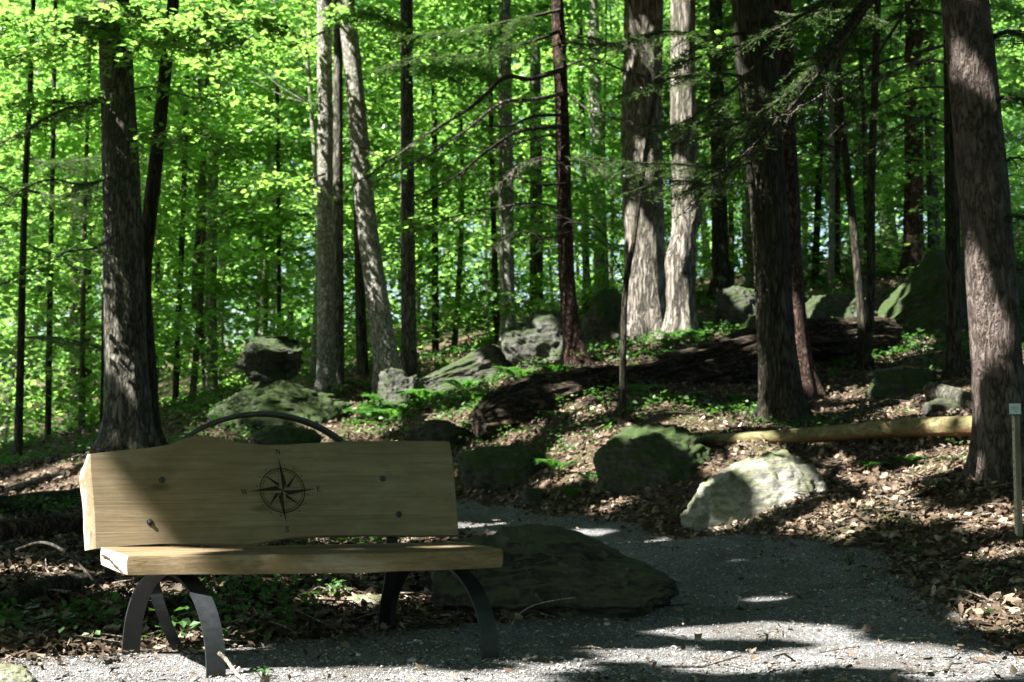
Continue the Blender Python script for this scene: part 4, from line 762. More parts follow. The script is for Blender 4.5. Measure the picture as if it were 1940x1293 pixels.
BO = [
 ('FF', [(1834, -220, 10.1), (1700, -70, 10.8), (1600, 60, 11.3), (1520, 150, 11.6), (1450, 240, 11.9), (1380, 330, 12.1), (1310, 395, 12.3)], .045, 'needle', .9, .55, .28, .15),
 ('FF', [(1834, -160, 10.1), (1720, -90, 10.6), (1640, 0, 11.0), (1560, 110, 11.2), (1480, 190, 11.3), (1380, 240, 11.4), (1260, 280, 11.5)], .032, 'needle', .9, .5, .35, .12),
 ('FF', [(1834, -200, 10.1), (1740, -100, 10.4), (1620, -30, 10.6), (1500, 40, 10.8), (1400, 90, 10.9), (1290, 120, 11.0)], .03, 'needle', .9, .5, .35, .12),
 ('FF', [(1875, 75, 10.0), (1910, 60, 9.8), (1960, 80, 9.6), (2020, 110, 9.5)], .02, 'needle', 1.1, .5, .1, .2),
 ('FF', [(1875, 330, 10.0), (1915, 300, 9.9), (1970, 310, 9.7)], .012, 'dead', .7, .35, .1, .2),
 ('FF', [(1590, 70, 11.2), (1582, 130, 11.2), (1560, 175, 11.2), (1520, 200, 11.2), (1495, 220, 11.3)], .010, 'dead', .5, .3, .2, .1),
 ('X', [(1440, 300, 14.5), (1380, 318, 14.2), (1290, 312, 14.0), (1190, 305, 13.8), (1110, 300, 13.7)], .02, 'needle', 1.0, .6, .2, .12),
 ('X', [(1440, 345, 14.5), (1370, 352, 14.1), (1290, 345, 13.8), (1230, 350, 13.7)], .016, 'needle', 1.0, .55, .2, .15),
 ('X', [(1430, 150, 14.5), (1360, 140, 14.0), (1270, 150, 13.7), (1180, 180, 13.5)], .02, 'needle', .9, .5, .25, .15),
 ('EE', [(1800, 84, 15.5), (1720, 105, 15.2), (1640, 128, 14.9), (1560, 165, 14.7), (1500, 215, 14.6)], .02, 'dead', .5, .5, .2, .12),
 ('EE', [(1800, 118, 15.5), (1730, 120, 15.3), (1610, 180, 15.0), (1540, 232, 14.9)], .02, 'dead', .5, .5, .2, .12),
 ('EE', [(1802, 235, 15.5), (1740, 225, 15.3), (1650, 270, 15.1), (1560, 330, 15.0)], .014, 'needle', .6, .5, .3, .2),
 ('S', [(1066, 132, 17.5), (1005, 150, 17.2), (955, 148, 17.0), (890, 205, 16.8), (790, 268, 16.5), (690, 335, 16.3), (640, 360, 16.2)], .036, 'needle', .45, .5, .62, .12),
 ('S', [(1066, 178, 17.5), (1010, 190, 17.3), (950, 195, 17.1), (880, 250, 16.9), (800, 300, 16.7), (700, 350, 16.5)], .028, 'dead', .35, .35, .2, .12),
 ('S', [(1068, 218, 17.5), (1008, 222, 17.3), (962, 240, 17.2), (905, 236, 17.1), (870, 235, 17.0)], .022, 'dead', .5, .35, .2, .1),
 ('S', [(1070, 262, 17.5), (1035, 257, 17.4), (985, 270, 17.2), (935, 280, 17.1), (860, 275, 17.0), (820, 278, 17.0)], .016, 'dead', .4, .3, .2, .1),
 ('S', [(1070, 240, 17.5), (985, 248, 17.2), (930, 282, 17.0), (860, 335, 16.8), (780, 372, 16.7), (705, 386, 16.6)], .030, 'dead', .4, .4, .25, .1),
 ('S', [(1073, 348, 17.5), (1020, 350, 17.3), (960, 330, 17.2), (925, 322, 17.1)], .020, 'dead', .5, .35, .2, .1),
 ('S', [(1072, 400, 17.5), (1015, 385, 17.3), (940, 395, 17.1), (860, 410, 17.0), (770, 445, 16.8)], .018, 'dead', .4, .4, .2, .1),
 ('S', [(1064, 130, 17.5), (1120, 112, 17.4), (1200, 140, 17.2), (1290, 150, 17.0)], .016, 'dead', .6, .4, .2, .1),
 ('S', [(1060, 60, 17.5), (990, 85, 17.1), (900, 105, 16.8), (800, 108, 16.5), (720, 130, 16.3)], .024, 'needle', .8, .6, .2, .2),
 ('S', [(1060, 20, 17.5), (970, 40, 17.1), (860, 60, 16.8), (740, 70, 16.5)], .024, 'needle', .8, .6, .2, .2),
 ('S', [(1072, 175, 17.5), (1110, 205, 17.2), (1150, 220, 17.0), (1200, 232, 16.8)], .014, 'dead', .6, .4, .2, .1),
 ('X', [(1426, 60, 14.5), (1350, 70, 14.0), (1260, 60, 13.6), (1150, 85, 13.3), (1080, 80, 13.1)], .02, 'needle', .9, .55, .25, .18),
 ('X', [(1440, 230, 14.5), (1370, 225, 14.0), (1290, 240, 13.7), (1220, 238, 13.5)], .016, 'needle', .9, .5, .25, .18),
 ('X', [(1445, 20, 14.4), (1520, 30, 14.1), (1600, 20, 13.9), (1680, 45, 13.7)], .018, 'needle', .9, .5, .2, .18),
 ('FF', [(1836, -120, 10.1), (1760, -40, 10.5), (1690, 60, 10.8), (1640, 150, 11.0), (1600, 230, 11.2)], .02, 'dead', .5, .45, .3, .1),
 ('FF', [(1834, -180, 10.1), (1700, -60, 10.6), (1590, 90, 11.0), (1500, 200, 11.3), (1400, 300, 11.6), (1320, 380, 11.8)], .028, 'dead', .5, .5, .45, .1),
 ('X', [(1450, 200, 14.3), (1400, 260, 14.0), (1340, 330, 13.8), (1280, 370, 13.6)], .016, 'needle', .9, .5, .2, .2),
 ('X', [(1450, 100, 14.3), (1390, 170, 14.0), (1320, 215, 13.7), (1240, 250, 13.5)], .016, 'needle', .9, .5, .2, .2),
 ('Y2', [(1480, 150, 16), (1540, 130, 15.7), (1610, 150, 15.4), (1680, 140, 15.2)], .014, 'needle', .9, .5, .2, .2),
 ('Y2', [(1490, 280, 16), (1550, 270, 15.7), (1620, 300, 15.5)], .012, 'dead', .7, .4, .2, .2),
 ('EE', [(1798, 30, 15.5), (1730, 20, 15.2), (1650, 50, 14.9), (1580, 60, 14.7)], .018, 'needle', .9, .5, .2, .18),
 ('EE', [(1800, 165, 15.5), (1730, 170, 15.2), (1660, 205, 15.0), (1600, 240, 14.8)], .014, 'needle', .6, .4, .3, .18),
 ('FF', [(1878, 190, 10), (1915, 185, 9.9), (1980, 200, 9.7)], .012, 'needle', 1.0, .45, .1, .2),
 ('FF', [(1885, 420, 10), (1920, 410, 9.9), (1980, 430, 9.7)], .010, 'needle', .8, .4, .1, .2),
 ('S', [(1058, 90, 17.5), (1110, 70, 17.2), (1170, 85, 17.0), (1230, 70, 16.8)], .014, 'needle', .9, .5, .2, .18),
 ('S', [(1074, 300, 17.5), (1110, 305, 17.2), (1150, 330, 17.0)], .012, 'dead', .7, .4, .2, .18),
 ('S', [(1076, 330, 17.5), (1040, 300, 17.2), (990, 310, 17.0), (945, 350, 16.8)], .012, 'dead', .7, .4, .2, .18),
 ('S', [(1078, 440, 17.5), (1040, 450, 17.3), (985, 440, 17.1), (930, 470, 16.9)], .012, 'dead', .7, .35, .2, .18),
 ('A', [(225, 250, 14.8), (290, 262, 14.5), (360, 250, 14.2), (420, 265, 14.0)], .012, 'leaf', 1.0, .55, .2, .2),
 ('A', [(225, 440, 14.8), (180, 470, 14.5), (120, 480, 14.3), (50, 510, 14.1)], .012, 'leaf', .9, .5, .2, .2),
 ('J', [(614, 60, 20.4), (560, 80, 20.0), (500, 70, 19.6), (430, 95, 19.3)], .02, 'leaf', 1.1, .8, .15, .2),
 ('J', [(614, 10, 20.4), (650, 30, 20.0), (700, 25, 19.6), (760, 50, 19.3)], .02, 'leaf', 1.1, .8, .15, .2),
 ('N', [(771, 120, 21.4), (820, 130, 21.0), (880, 125, 20.6), (940, 150, 20.3)], .02, 'leaf', 1.1, .8, .15, .2),
 ('M', [(682, 280, 20.3), (730, 300, 19.9), (790, 295, 19.6), (850, 315, 19.4)], .016, 'leaf', 1.0, .7, .2, .2),
 ('J', [(616, 330, 20.3), (560, 345, 19.9), (500, 340, 19.6), (450, 360, 19.4)], .016, 'leaf', 1.0, .7, .2, .2),
 ('A', [(215, 40, 14.7), (170, 70, 14.4), (90, 90, 14.1), (0, 110, 13.9)], .018, 'leaf', 1.1, .7, .1, .2),
 ('A', [(235, 20, 14.6), (250, 60, 14.2), (290, 80, 13.9), (350, 70, 13.6)], .014, 'leaf', 1.1, .6, .1, .2),
 ('A', [(230, 60, 14.7), (190, 30, 14.3), (215, 20, 13.9), (260, 30, 13.5)], .012, 'leaf', 1.1, .5, .1, .2),
 ('A', [(228, 330, 14.9), (160, 350, 14.5), (90, 340, 14.2), (20, 370, 14.0)], .014, 'needle', .9, .6, .15, .2),
 ('A', [(228, 172, 15), (150, 196, 14.7), (60, 190, 14.4), (-40, 212, 14.2)], .022, 'leaf', .9, .6, .15, .2),
 ('A', [(235, 185, 15), (130, 205, 14.6), (60, 240, 14.3), (-30, 290, 14.1)], .02, 'needle', .8, .6, .2, .2),
 ('A', [(240, 172, 14.9), (300, 165, 14.6), (370, 185, 14.4), (440, 170, 14.2)], .012, 'leaf', .6, .5, .35, .2),
 ('A', [(225, 30, 15), (140, 45, 14.6), (40, 38, 14.3), (-60, 52, 14.1)], .022, 'leaf', 1.0, .7, .1, .2),
 ('A', [(238, 28, 14.9), (330, 40, 14.5), (430, 32, 14.2), (540, 48, 13.9)], .016, 'leaf', 1.0, .6, .15, .2),
 ('B', [(313, 118, 15.4), (285, 116, 15.3), (262, 100, 15.2), (248, 82, 15.2)], .012, 'leaf', .5, .4, .6, .1),
 ('B', [(314, 112, 15.3), (345, 92, 15.1), (375, 96, 15.0), (440, 80, 14.8)], .011, 'leaf', .8, .5, .4, .1),
 ('C', [(50, 300, 19), (110, 310, 18.6), (200, 296, 18.2), (280, 300, 17.9)], .02, 'needle', .9, .7, .15, .2),
 ('C', [(46, 360, 19), (120, 372, 18.6), (210, 350, 18.2), (300, 345, 17.9)], .02, 'needle', .9, .7, .15, .2),
 ('C', [(46, 375, 19), (10, 360, 18.8), (-30, 340, 18.6), (-80, 350, 18.4)], .02, 'needle', .9, .7, .1, .2),
 ('C', [(44, 460, 19), (100, 480, 18.7), (160, 470, 18.5), (220, 490, 18.3)], .016, 'needle', .9, .6, .15, .2),
 ('C', [(42, 520, 19), (0, 540, 18.8), (-60, 550, 18.6)], .016, 'needle', .9, .6, .1, .2),
 ('C', [(40, 640, 19), (110, 640, 18.7), (180, 655, 18.5)], .014, 'needle', .9, .6, .15, .2),
 ('F', [(206, 480, 17), (230, 510, 16.9), (238, 540, 16.8)], .006, 'leaf', 1.0, .3, .3, .1),
 ('GG', [(1240, 150, 14.5), (1275, 130, 14.4), (1310, 100, 14.3), (1350, 80, 14.2)], .010, 'leaf', .5, .4, .3, .1),
 ('GG', [(1186, 540, 14.5), (1140, 440, 14.3), (1090, 420, 14.2), (1040, 405, 14.1)], .008, 'dead', .4, .3, .3, .1),
 ('BB', [(1608, 350, 17.5), (1570, 300, 17.3), (1500, 270, 17.1)], .012, 'dead', .5, .4, .2, .1),
 ('BB', [(1651, 330, 17.2), (1700, 260, 17.0), (1780, 210, 16.8)], .012, 'needle', .6, .5, .3, .1),
]
for i, b in enumerate(BO): bough(*b, seed=i * 13, leafy=(.0 if b[3] == 'dead' else 1.0), mat='dead_twig' if (b[3] == 'dead' and (i * 7) % 5 < 2) else 'twig')

# ------------------------------------------------------------------ deeper wood: individual trees, copied
SRC = {}
def wood_tree(x, y, crown, trunk, sc_c, sc_r, label, group):
    key = (crown, trunk); loc = (x, y, gz(x, y) - .03)
    if key not in SRC:
        t = thing('tree', label, 'tree', loc, group); inst('trunk', f'trunk{trunk}', t, (1, 1, 1), 0); inst('crown', crown, t, (1, 1, 1), 0)
        SRC[key] = t; first = t
        for ch in t.children:
            ch.scale = (sc_c,) * 3 if not ch.name.startswith('trunk') else (sc_r, sc_r, .5 if crown.startswith('under') else 1); ch.rotation_euler = (0, 0, random.random() * 6.28)
        return t
    t = SRC[key].copy(); COL.objects.link(t); t.location = loc; t['label'] = label; t['group'] = group
    for ch in SRC[key].children:
        c = ch.copy(); COL.objects.link(c); c.parent = t; c.rotation_euler = (0, 0, random.random() * 6.28)
        c.scale = (sc_c, sc_c, sc_c * random.uniform(.85, 1.15)) if not ch.name.startswith('trunk') else (sc_r, sc_r, .5 if crown.startswith('under') else 1)
    return t
r = random.Random(5); placed = []
def spot(y0, y1, gap, side=None):
    for _ in range(200):
        y = r.uniform(y0, y1); x = r.uniform(-.40 * y - 1, .40 * y + 1)
        if side == 'l' and x > -.05 * y: continue
        if side == 'r' and x < .08 * y: continue
        if all((x - a) ** 2 + (y - b) ** 2 > gap ** 2 for a, b in placed): placed.append((x, y)); return x, y
    return None
GRP = {'under': ('leafy young tree in the bright understory behind the boulders', 'leafy young understory trees'), 'mid': ('slender trunk among many in the sunlit wood behind the boulders', 'slender trees of the sunlit wood'),
       'far': ('thin distant tree deep in the green wood', 'thin distant trees deep in the wood'), 'hem': ('dark needled tree in the shaded wood at the right', 'dark needled trees at the right')}
for q in ((-8.6, 23.5), (-5.4, 24), (-7.4, 26), (-9.8, 27.5), (-4.8, 27.5), (-3.0, 28.5), (-6.2, 30)): placed.append(q); wood_tree(*q, f'under{len(placed) % 4}', len(placed) % 5, r.uniform(.75, 1.0), r.uniform(.35, .6), 'leafy young tree on the low ground at the left edge of the wood', 'young trees at the left')
for i in range(26):
    s = spot(22.5, 33, 1.7)
    if s: wood_tree(*s, f'under{i % 4}', i % 5, r.uniform(.75, 1.15), r.uniform(.35, .6), *GRP['under'])
for i in range(34):
    s = spot(26, 45, 2.0)
    if s: wood_tree(*s, f'tall{i % 4}', (i * 3) % 5, r.uniform(.8, 1.05), r.uniform(.6, 1.3), *GRP['mid'])
for i in range(33):
    s = spot(42, 68, 2.4)
    if s: wood_tree(*s, f'far{i % 3}', (i * 2) % 5, r.uniform(.95, 1.25), r.uniform(.9, 1.7), *GRP['far'])
for i in range(6):
    s = spot(27, 40, 2.0, 'r')
    if s: wood_tree(*s, f'needle{i % 2}', i % 5, r.uniform(.9, 1.3), r.uniform(.8, 1.4), *GRP['hem'])
# unseen trees added beside and behind the viewpoint to cut the sky light
for i, (x, y) in enumerate([(-7, 6.5), (-8.5, 1), (-10, 9), (-12, 4), (-6.2, -4.5), (-3.5, -7), (-.5, -6.5), (2.5, -7), (5.5, -5), (6, -1), (5.2, 3), (7.5, 6), (8, 1), (9, 9.5), (-9, -8), (0, -10.5), (8, -9), (4.2, -10), (-4.5, -2.8), (2.2, -3.8), (-2.2, -4.6), (4.3, .2), (-5, .2), (.3, -8.4), (6.5, -3), (-8, -2), (7, 3.8), (9.5, 4)]):
    wood_tree(x, y, f'under{i % 4}', i % 5, r.uniform(.85, 1.05), r.uniform(.5, .9), 'leafy young tree added out of view to block sky light', 'unseen trees added to block sky light')
for i, (x, y) in enumerate([(-9, -12), (-3, -14), (4, -13), (10, -10), (12, -3), (11, 5), (-15, -6), (-16, 3), (-15, 12), (14, 12)]):
    wood_tree(x, y, f'far{i % 3}', (i * 2) % 5, r.uniform(.9, 1.1), r.uniform(1.0, 1.7), 'tall tree added out of view to block sky light', 'unseen tall trees added to block sky light')
# far-off wood that reads as one mass
n = 60000; rr_ = np.random.default_rng(55); yy = rr_.uniform(68, 92, n); xx = rr_.uniform(-.55, .55, n) * yy; zz = rr_.random(n) ** .85 * 27
P3 = np.stack([xx, yy, zz], 1); keep = fbm(P3 * .16, 3, 71) > .13 - .42 * np.clip(1 - zz / 14, 0, 1); P3 = P3[keep]; P3[:, 2] += ground(P3[:, 0], P3[:, 1]); m_ = len(P3)
s_ = rr_.uniform(.35, .75, m_); setting('distant_wood', [leaves(P3, np.array([0, 0, 1]) + rr_.normal(0, .6, (m_, 3)), rr_.normal(size=(m_, 3)), s_, s_ * .7)], M['leaf_far'], 'stuff', False)

# ------------------------------------------------------------------ the closed canopy over the foreground: leaves shaped for sun gaps and shade, hung on near trees and added unseen ones
for key, lab, x, y, rr0 in (('o1', 'unseen tall shade tree added off to the left of the bench', -8.5, 4.0, .2), ('o2', 'unseen tall shade tree added behind the viewpoint on the left', -6.0, -2.5, .22), ('o3', 'unseen tall shade tree added far left beyond the fallen logs', -11.5, 10.5, .18), ('o4', 'unseen tall shade tree added right behind the viewpoint', -1.5, -4.5, .2)):
    base = (x, y, gz(x, y)); t = thing('tree', lab, 'tree', base); TREES[key] = t; z = np.linspace(-.3, 12, 60)
    put('trunk', tube(np.stack([x + .1 * np.sin(z * .4), y + .1 * np.cos(z * .3), base[2] + z], 1), rr0 * (1 + .4 * np.exp(-z.clip(0) * 3)) * (1 - .5 * z / 12), 20, ridge_disp(7, .08, 5)), M['bark_grey'], t, True)
LIT = []
def lg(px, py, r_, k=1.0): LIT.append((on_ground(px, py), r_))
def lp(px, py, Y, r_): LIT.append((at(px, py, Y), r_))
for a in ((120, 1280, .10), (230, 1285, .12), (340, 1282, .08), (500, 1280, .09), (610, 1276, .08), (730, 1278, .07), (800, 1287, .08), (60, 1272, .08), (170, 1310, .2), (420, 1310, .2), (650, 1310, .2),
          (930, 1290, .10), (1050, 1262, .10), (1140, 1250, .10), (1230, 1245, .08), (1340, 1203, .09), (1440, 1205, .10), (1540, 1210, .09), (1370, 1266, .10), (1480, 1262, .13), (1590, 1254, .15), (1690, 1246, .14), (1760, 1246, .08), (1870, 1282, .12), (1930, 1265, .15),
          (1120, 1013, .07), (1060, 1012, .03), (1395, 1066, .02), (1455, 1142, .01),
          (1560, 985, .22), (1640, 960, .25), (1730, 920, .24), (1820, 880, .22), (1600, 1010, .14), (1700, 975, .12), (1850, 850, .2), (1780, 985, .1), (1910, 1060, .16), (1900, 985, .12), (1930, 1180, .16),
          (1370, 800, .30), (1410, 872, .16), (1150, 880, .14), (1085, 835, .14), (890, 795, .42), (830, 845, .2), (660, 817, .6), (440, 812, .5), (1060, 860, .15), (1250, 830, .12),
          (100, 920, .45), (60, 945, .3), (220, 900, .3), (330, 1105, .08), (430, 1100, .12), (600, 1095, .12), (690, 1150, .08), (270, 1120, .08), (80, 1090, .08), (700, 1020, .15), (780, 1018, .12), (900, 1000, .12)): lg(*a)
for a in ((1400, 938, 11.0, .12), (1450, 912, 11.1, .14), (1510, 905, 11.2, .15), (1350, 965, 10.9, .09), (1490, 860, 11.5, .05),
          (1420, 832, 12.9, .10), (1800, 808, 11.9, .10), (1845, 806, 11.7, .08), (1810, 750, 13.8, .12),
          (1846, 600, 9.95, .13), (1840, 510, 9.95, .11), (1850, 690, 9.95, .12), (1858, 770, 9.95, .09), (1900, 680, 9.85, .05), (1908, 630, 9.85, .04), (1840, 120, 9.85, .15), (1858, 235, 9.85, .10), (1870, 430, 9.85, .13), (1884, 350, 9.85, .05), (1836, 30, 9.85, .10),
          (1518, 700, 16.1, .16), (1512, 640, 16.1, .14), (1200, 620, 19.9, .17), (1198, 540, 19.9, .14), (1200, 420, 19.9, .08), (1205, 60, 19.9, .2), (1282, 600, 19.0, .4), (1282, 540, 19.0, .4), (1284, 480, 19.0, .4), (1290, 410, 19.0, .4), (1285, 50, 19.0, .55), (1285, 150, 19.0, .2),
          (690, 330, 20.2, .5), (685, 220, 20.2, .3), (705, 480, 20.2, .3), (665, 100, 20.2, .4), (612, 130, 20.2, .5), (612, 220, 20.2, .4), (1065, 650, 19, .12), (745, 735, 19.9, .3), (500, 655, 19.3, .2), (470, 745, 18.9, .22), (560, 760, 18.8, .15), (430, 790, 18.8, .2), (1240, 815, 12.9, .02), (1170, 830, 12.8, .02), (1700, 620, 19, .2), (1760, 700, 15.6, .12),
          (1330, 695, 17.1, .06), (1230, 690, 17.0, .05), (870, 735, 20.2, .5), (800, 760, 20, .4), (1000, 718, 18.8, .4), (930, 720, 19.3, .35), (1340, 640, 19.3, .4), (1400, 640, 19.2, .3), (1420, 770, 14.8, .2), (1260, 775, 14.9, .2), (1700, 660, 18, .3), (1590, 720, 16, .2), (1700, 770, 14, .2), (1072, 600, 17.3, .1), (1078, 440, 17.3, .1), (960, 560, 23, .6), (1400, 545, 20.4, .15), (1560, 585, 20.3, .25), (215, 250, 14.8, .2), (222, 330, 14.8, .12), (215, 560, 14.8, .12), (212, 470, 14.8, .10), (228, 640, 14.8, .1), (1020, 225, 17.2, .3), (1540, 200, 11.2, .25), (1180, 300, 13.8, .45), (1350, 180, 11.4, .05), (330, 60, 14.2, .22), (110, 85, 14.2, .2), (430, 40, 14.0, .2), (90, 195, 14.5, .2), (230, 300, 18, .5), (130, 365, 18.6, .4), (900, 90, 16.8, .6), (780, 100, 16.5, .5), (1280, 240, 13.7, .1), (1230, 80, 13.5, .4), (1600, 30, 14, .4), (1330, 360, 12.2, .05), (980, 60, 17, .4)): lp(*a)
for T, r_ in (((-1.72, 5.84, .52), .20), ((-1.80, 5.84, .62), .12), ((-1.62, 5.86, .47), .12), ((-1.60, 5.58, .42), .13), ((-1.45, 5.55, .46), .05), ((-1.2, 5.75, .455), .03), ((-1.75, 5.9, .72), .07), ((-1.0, 5.95, .455), .02), ((-.12, 5.85, .12), .09), ((-.10, 5.85, .25), .06)        ): LIT.append((np.array(T), r_))
rfl = random.Random(31)
for _ in range(60):
    p_ = on_ground(rfl.uniform(680, 1900), rfl.uniform(650, 990))
    if not on_path(np.array([p_[0]]), np.array([p_[1]]))[0]: LIT.append((p_, rfl.uniform(.03, .12)))
rc = np.random.default_rng(77); n = 340000
tx, ty, hh = rc.uniform(-9.5, 16, n), rc.uniform(0, 24, n), rc.uniform(7.5, 12.0, n)
kk = hh / S[2]; LP = np.stack([tx + S[0] * kk, ty + S[1] * kk, hh], 1)
# extra leaves added along the sun's rays to shade bench, boulders, trunks and path
for T, r_, q in (((-1.15, 6.05, .65), .34, 900), ((-.7, 6.2, .65), .38, 900), ((-.3, 6.33, .65), .32, 800), ((-.6, 5.65, .45), .3, 600), ((-.1, 5.75, .42), .3, 600), ((-1.1, 5.5, .40), .16, 250), ((.3, 7.0, .2), .6, 1200), ((-.2, 6.9, .2), .4, 700), ((1.0, 7.0, .05), .5, 700), ((1.5, 8.0, .1), .9, 1500), ((.6, 8.6, .1), .8, 1200), ((-.9, 6.0, .05), .45, 700), ((-.3, 6.3, .05), .4, 600), ((1.8, 6.6, .05), .5, 600),
                 (tuple(at(1890, 520, 9.9)), .45, 1500), (tuple(at(1880, 280, 9.9)), .45, 1500), (tuple(at(1870, 80, 9.9)), .45, 1200), (tuple(at(1900, 780, 9.9)), .4, 1000), (tuple(at(1760, 590, 18.8)), .9, 1500), (tuple(at(1850, 540, 19.5)), .9, 1200), (tuple(at(1690, 585, 19.6)), .6, 900), (tuple(at(1260, 1050, 10)), .5, 700), ((2.2, 8.6, .15), .5, 700), (tuple(at(1800, 560, 15.5)), .6, 800), (tuple(at(1800, 200, 15.5)), .6, 800), (tuple(at(1350, 700, 17)), .8, 900), (tuple(at(1100, 750, 16.4)), .7, 800), ((.1, 6.3, .0), .4, 500), (tuple(at(1230, 870, 12.8)), .7, 1200), (tuple(at(1700, 1150, 7.4)), .4, 500), (tuple(at(1470, 500, 14.5)), .6, 900), (tuple(at(1460, 300, 14.5)), .6, 900), (tuple(at(1450, 100, 14.5)), .6, 900), (tuple(at(1480, 700, 14.5)), .5, 800), (tuple(at(960, 880, 14.4)), .6, 800)):
    a_ = rc.uniform(8.5, 15, q); P_ = np.array(T) + S * a_[:, None] + rc.normal(0, r_ * .6, (q, 3)); LP = np.vstack([LP, P_]); tx = np.concatenate([tx, P_[:, 0] * 0 + 99]); ty = np.concatenate([ty, P_[:, 1] * 0 + 99.3])
n = len(LP); hole = np.zeros(n, bool)
proj = LP - S * (LP[:, 2:3] / S[2]); rag = .19 * fbm(proj * 3.1 * [1, 1, 0] + 3.3, 3, 12) + .05
for T, r_ in LIT:
    dlt = LP - T; al = dlt @ S; per = np.linalg.norm(dlt - al[:, None] * S, axis=1); tight = 9.5 < T[1] < 11.6 and T[2] > .25 and r_ < .16
    hole |= (al > 0) & (per < r_ + (.05 + rag * .35 if tight else (.14 if T[1] < 8 else .13 if T[1] > 12.5 else .05) + rag * min(1, r_ / .12)))
for T, r_ in (((-1.05, 6.06, .66), .33), ((-.7, 6.2, .65), .36), ((-.35, 6.32, .65), .33), ((-1.42, 6.0, .80), .13), ((-.75, 5.62, .42), .10), ((-.45, 5.68, .42), .10), ((-.15, 5.73, .42), .10), ((-1.0, 5.56, .41), .08), (at(1345, 900, 11.1), .16), (at(1470, 985, 10.8), .17), (at(1420, 1000, 10.7), .12), (at(1555, 870, 11.3), .14),
              (at(1915, 500, 9.9), .09), (at(1905, 300, 9.9), .08), (at(1895, 120, 9.9), .08), (at(1915, 800, 9.9), .08), (np.array([-1.15, 6.12, .93]), .22), (np.array([-.85, 6.2, .93]), .2), (at(1240, 890, 12.7), .3), (at(950, 880, 14.3), .4), (at(1470, 450, 14.2), .22), (at(1455, 250, 14.2), .22), (at(1478, 640, 14.2), .22), (at(1485, 760, 14.2), .2), (at(1440, 80, 14.2), .2), (np.array([.3, 6.9, .15]), .3), (np.array([.0, 6.8, .25]), .25), (np.array([.62, 7.0, .1]), .2)):
    dlt = LP - np.array(T); al = dlt @ S; per = np.linalg.norm(dlt - al[:, None] * S, axis=1); hole &= ~((per < r_) & (al > 0))
gap = fbm(np.stack([tx, ty, 0 * tx], 1) * .9, 3, 91)       # looser foliage here and there
hole |= (gap > .62) & (tx < 90) & (rc.random(n) < .75)
# leave the camera's view clear: a leaf inside the picture's frustum is not part of these crowns
dv = LP - CAM; fwd = dv[:, 1] * math.cos(PITCH) + dv[:, 2] * math.sin(PITCH); upv = -dv[:, 1] * math.sin(PITCH) + dv[:, 2] * math.cos(PITCH)
hole |= (fwd > 0) & (np.abs(dv[:, 0]) < fwd * .39) & (upv < fwd * .255)
LP = LP[~hole]; m_ = len(LP)
keys = ['A', 'B', 'FF', 'X', 'Y2', 'EE', 'S', 'U', 'V', 'o1', 'o2', 'o3', 'o4']; kp = np.array([TREES[k]['_o'][:2] for k in keys])
own = ((LP[:, None, :2] - kp[None]) ** 2).sum(-1).argmin(1)
s_ = rc.uniform(.16, .27, m_); NN = np.array([-.35, -.25, .9]) + rc.normal(0, .45, (m_, 3)); AA = rc.normal(size=(m_, 3))
for i, k in enumerate(keys):
    q = own == i
    if q.sum() > 20: put('crown', [leaves(LP[q], NN[q], AA[q], s_[q], s_[q] * .75)], M['needle'], TREES[k])  # out-of-view leaves placed to shape the light and shade below

# ------------------------------------------------------------------ forest-floor litter, pebbles and green growth
def scatter_px(n, y0, y1, seed, x0=-80, x1=2020, power=1.0):
    r_ = np.random.default_rng(seed); Yd = y0 + (y1 - y0) * r_.random(n) ** power; X = (r_.uniform(x0, x1, n) - CX) / F_PX * Yd; return X, Yd, r_
X, Y, r_ = scatter_px(95000, 5.0, 26, 61, power=1.15); onp = on_path(X + r_.normal(0, .13, len(X)), Y + r_.normal(0, .16, len(X))); p3 = np.stack([X, Y, 0 * X], 1)
keep = (~onp & (fbm(p3 * 1.1, 3, 21) > -1.0)) | (onp & (r_.random(len(X)) < .02)); X, Y = X[keep], Y[keep]; n = len(X)
N = gnormal(X, Y) * 1.2 + r_.normal(0, .5, (n, 3)); C = np.stack([X, Y, ground(X, Y) + .018 + r_.random(n) * .025], 1); sz = r_.uniform(.028, .09, n); cl = r_.uniform(-.7, .9, n); A = r_.normal(size=(n, 3)); lo = r_.random(n) < .28; sz *= np.where(on_path(X, Y), .6, .88)
Xf, Yf, _q = scatter_px(60000, 5.0, 16, 69, power=1.2); kf = ~on_path(Xf + _q.normal(0, .1, len(Xf)), Yf + _q.normal(0, .12, len(Xf))) | (_q.random(len(Xf)) < .05); Xf, Yf = Xf[kf], Yf[kf]; nf_ = len(Xf)
frag = leaves(np.stack([Xf, Yf, ground(Xf, Yf) + .012 + _q.random(nf_) * .02], 1), gnormal(Xf, Yf) + _q.normal(0, .45, (nf_, 3)), _q.normal(size=(nf_, 3)), _q.uniform(.012, .04, nf_), _q.uniform(.008, .022, nf_), .2)
setting('leaf_litter', [frag, shaped(C[lo], N[lo], A[lo], sz[lo] * 1.1, LOBE, cl[lo]), shaped(C[~lo], N[~lo], A[~lo], sz[~lo], OVAL, cl[~lo])], M['litter'], 'stuff', False)
X, Y, r_ = scatter_px(15000, 5.0, 11, 62, power=1.6); keep = on_path(X, Y); X, Y = X[keep], Y[keep]; n = len(X); D, F = ico(1)
sz = r_.uniform(.003, .0075, n) * np.where(r_.random(n) < .07, 2.2, 1); V = (D[None] * (1 + r_.normal(0, .16, (n, len(D), 1))) * r_.uniform(.6, 1.2, (n, 1, 3)) * [1, 1, .65]) * sz[:, None, None] + np.stack([X, Y, ground(X, Y) + .014], 1)[:, None]
setting('gravel_pebbles', [(V.reshape(-1, 3), (np.arange(n)[:, None, None] * len(D) + F[None]).reshape(-1, 3))], M['pebble'], 'stuff', False)
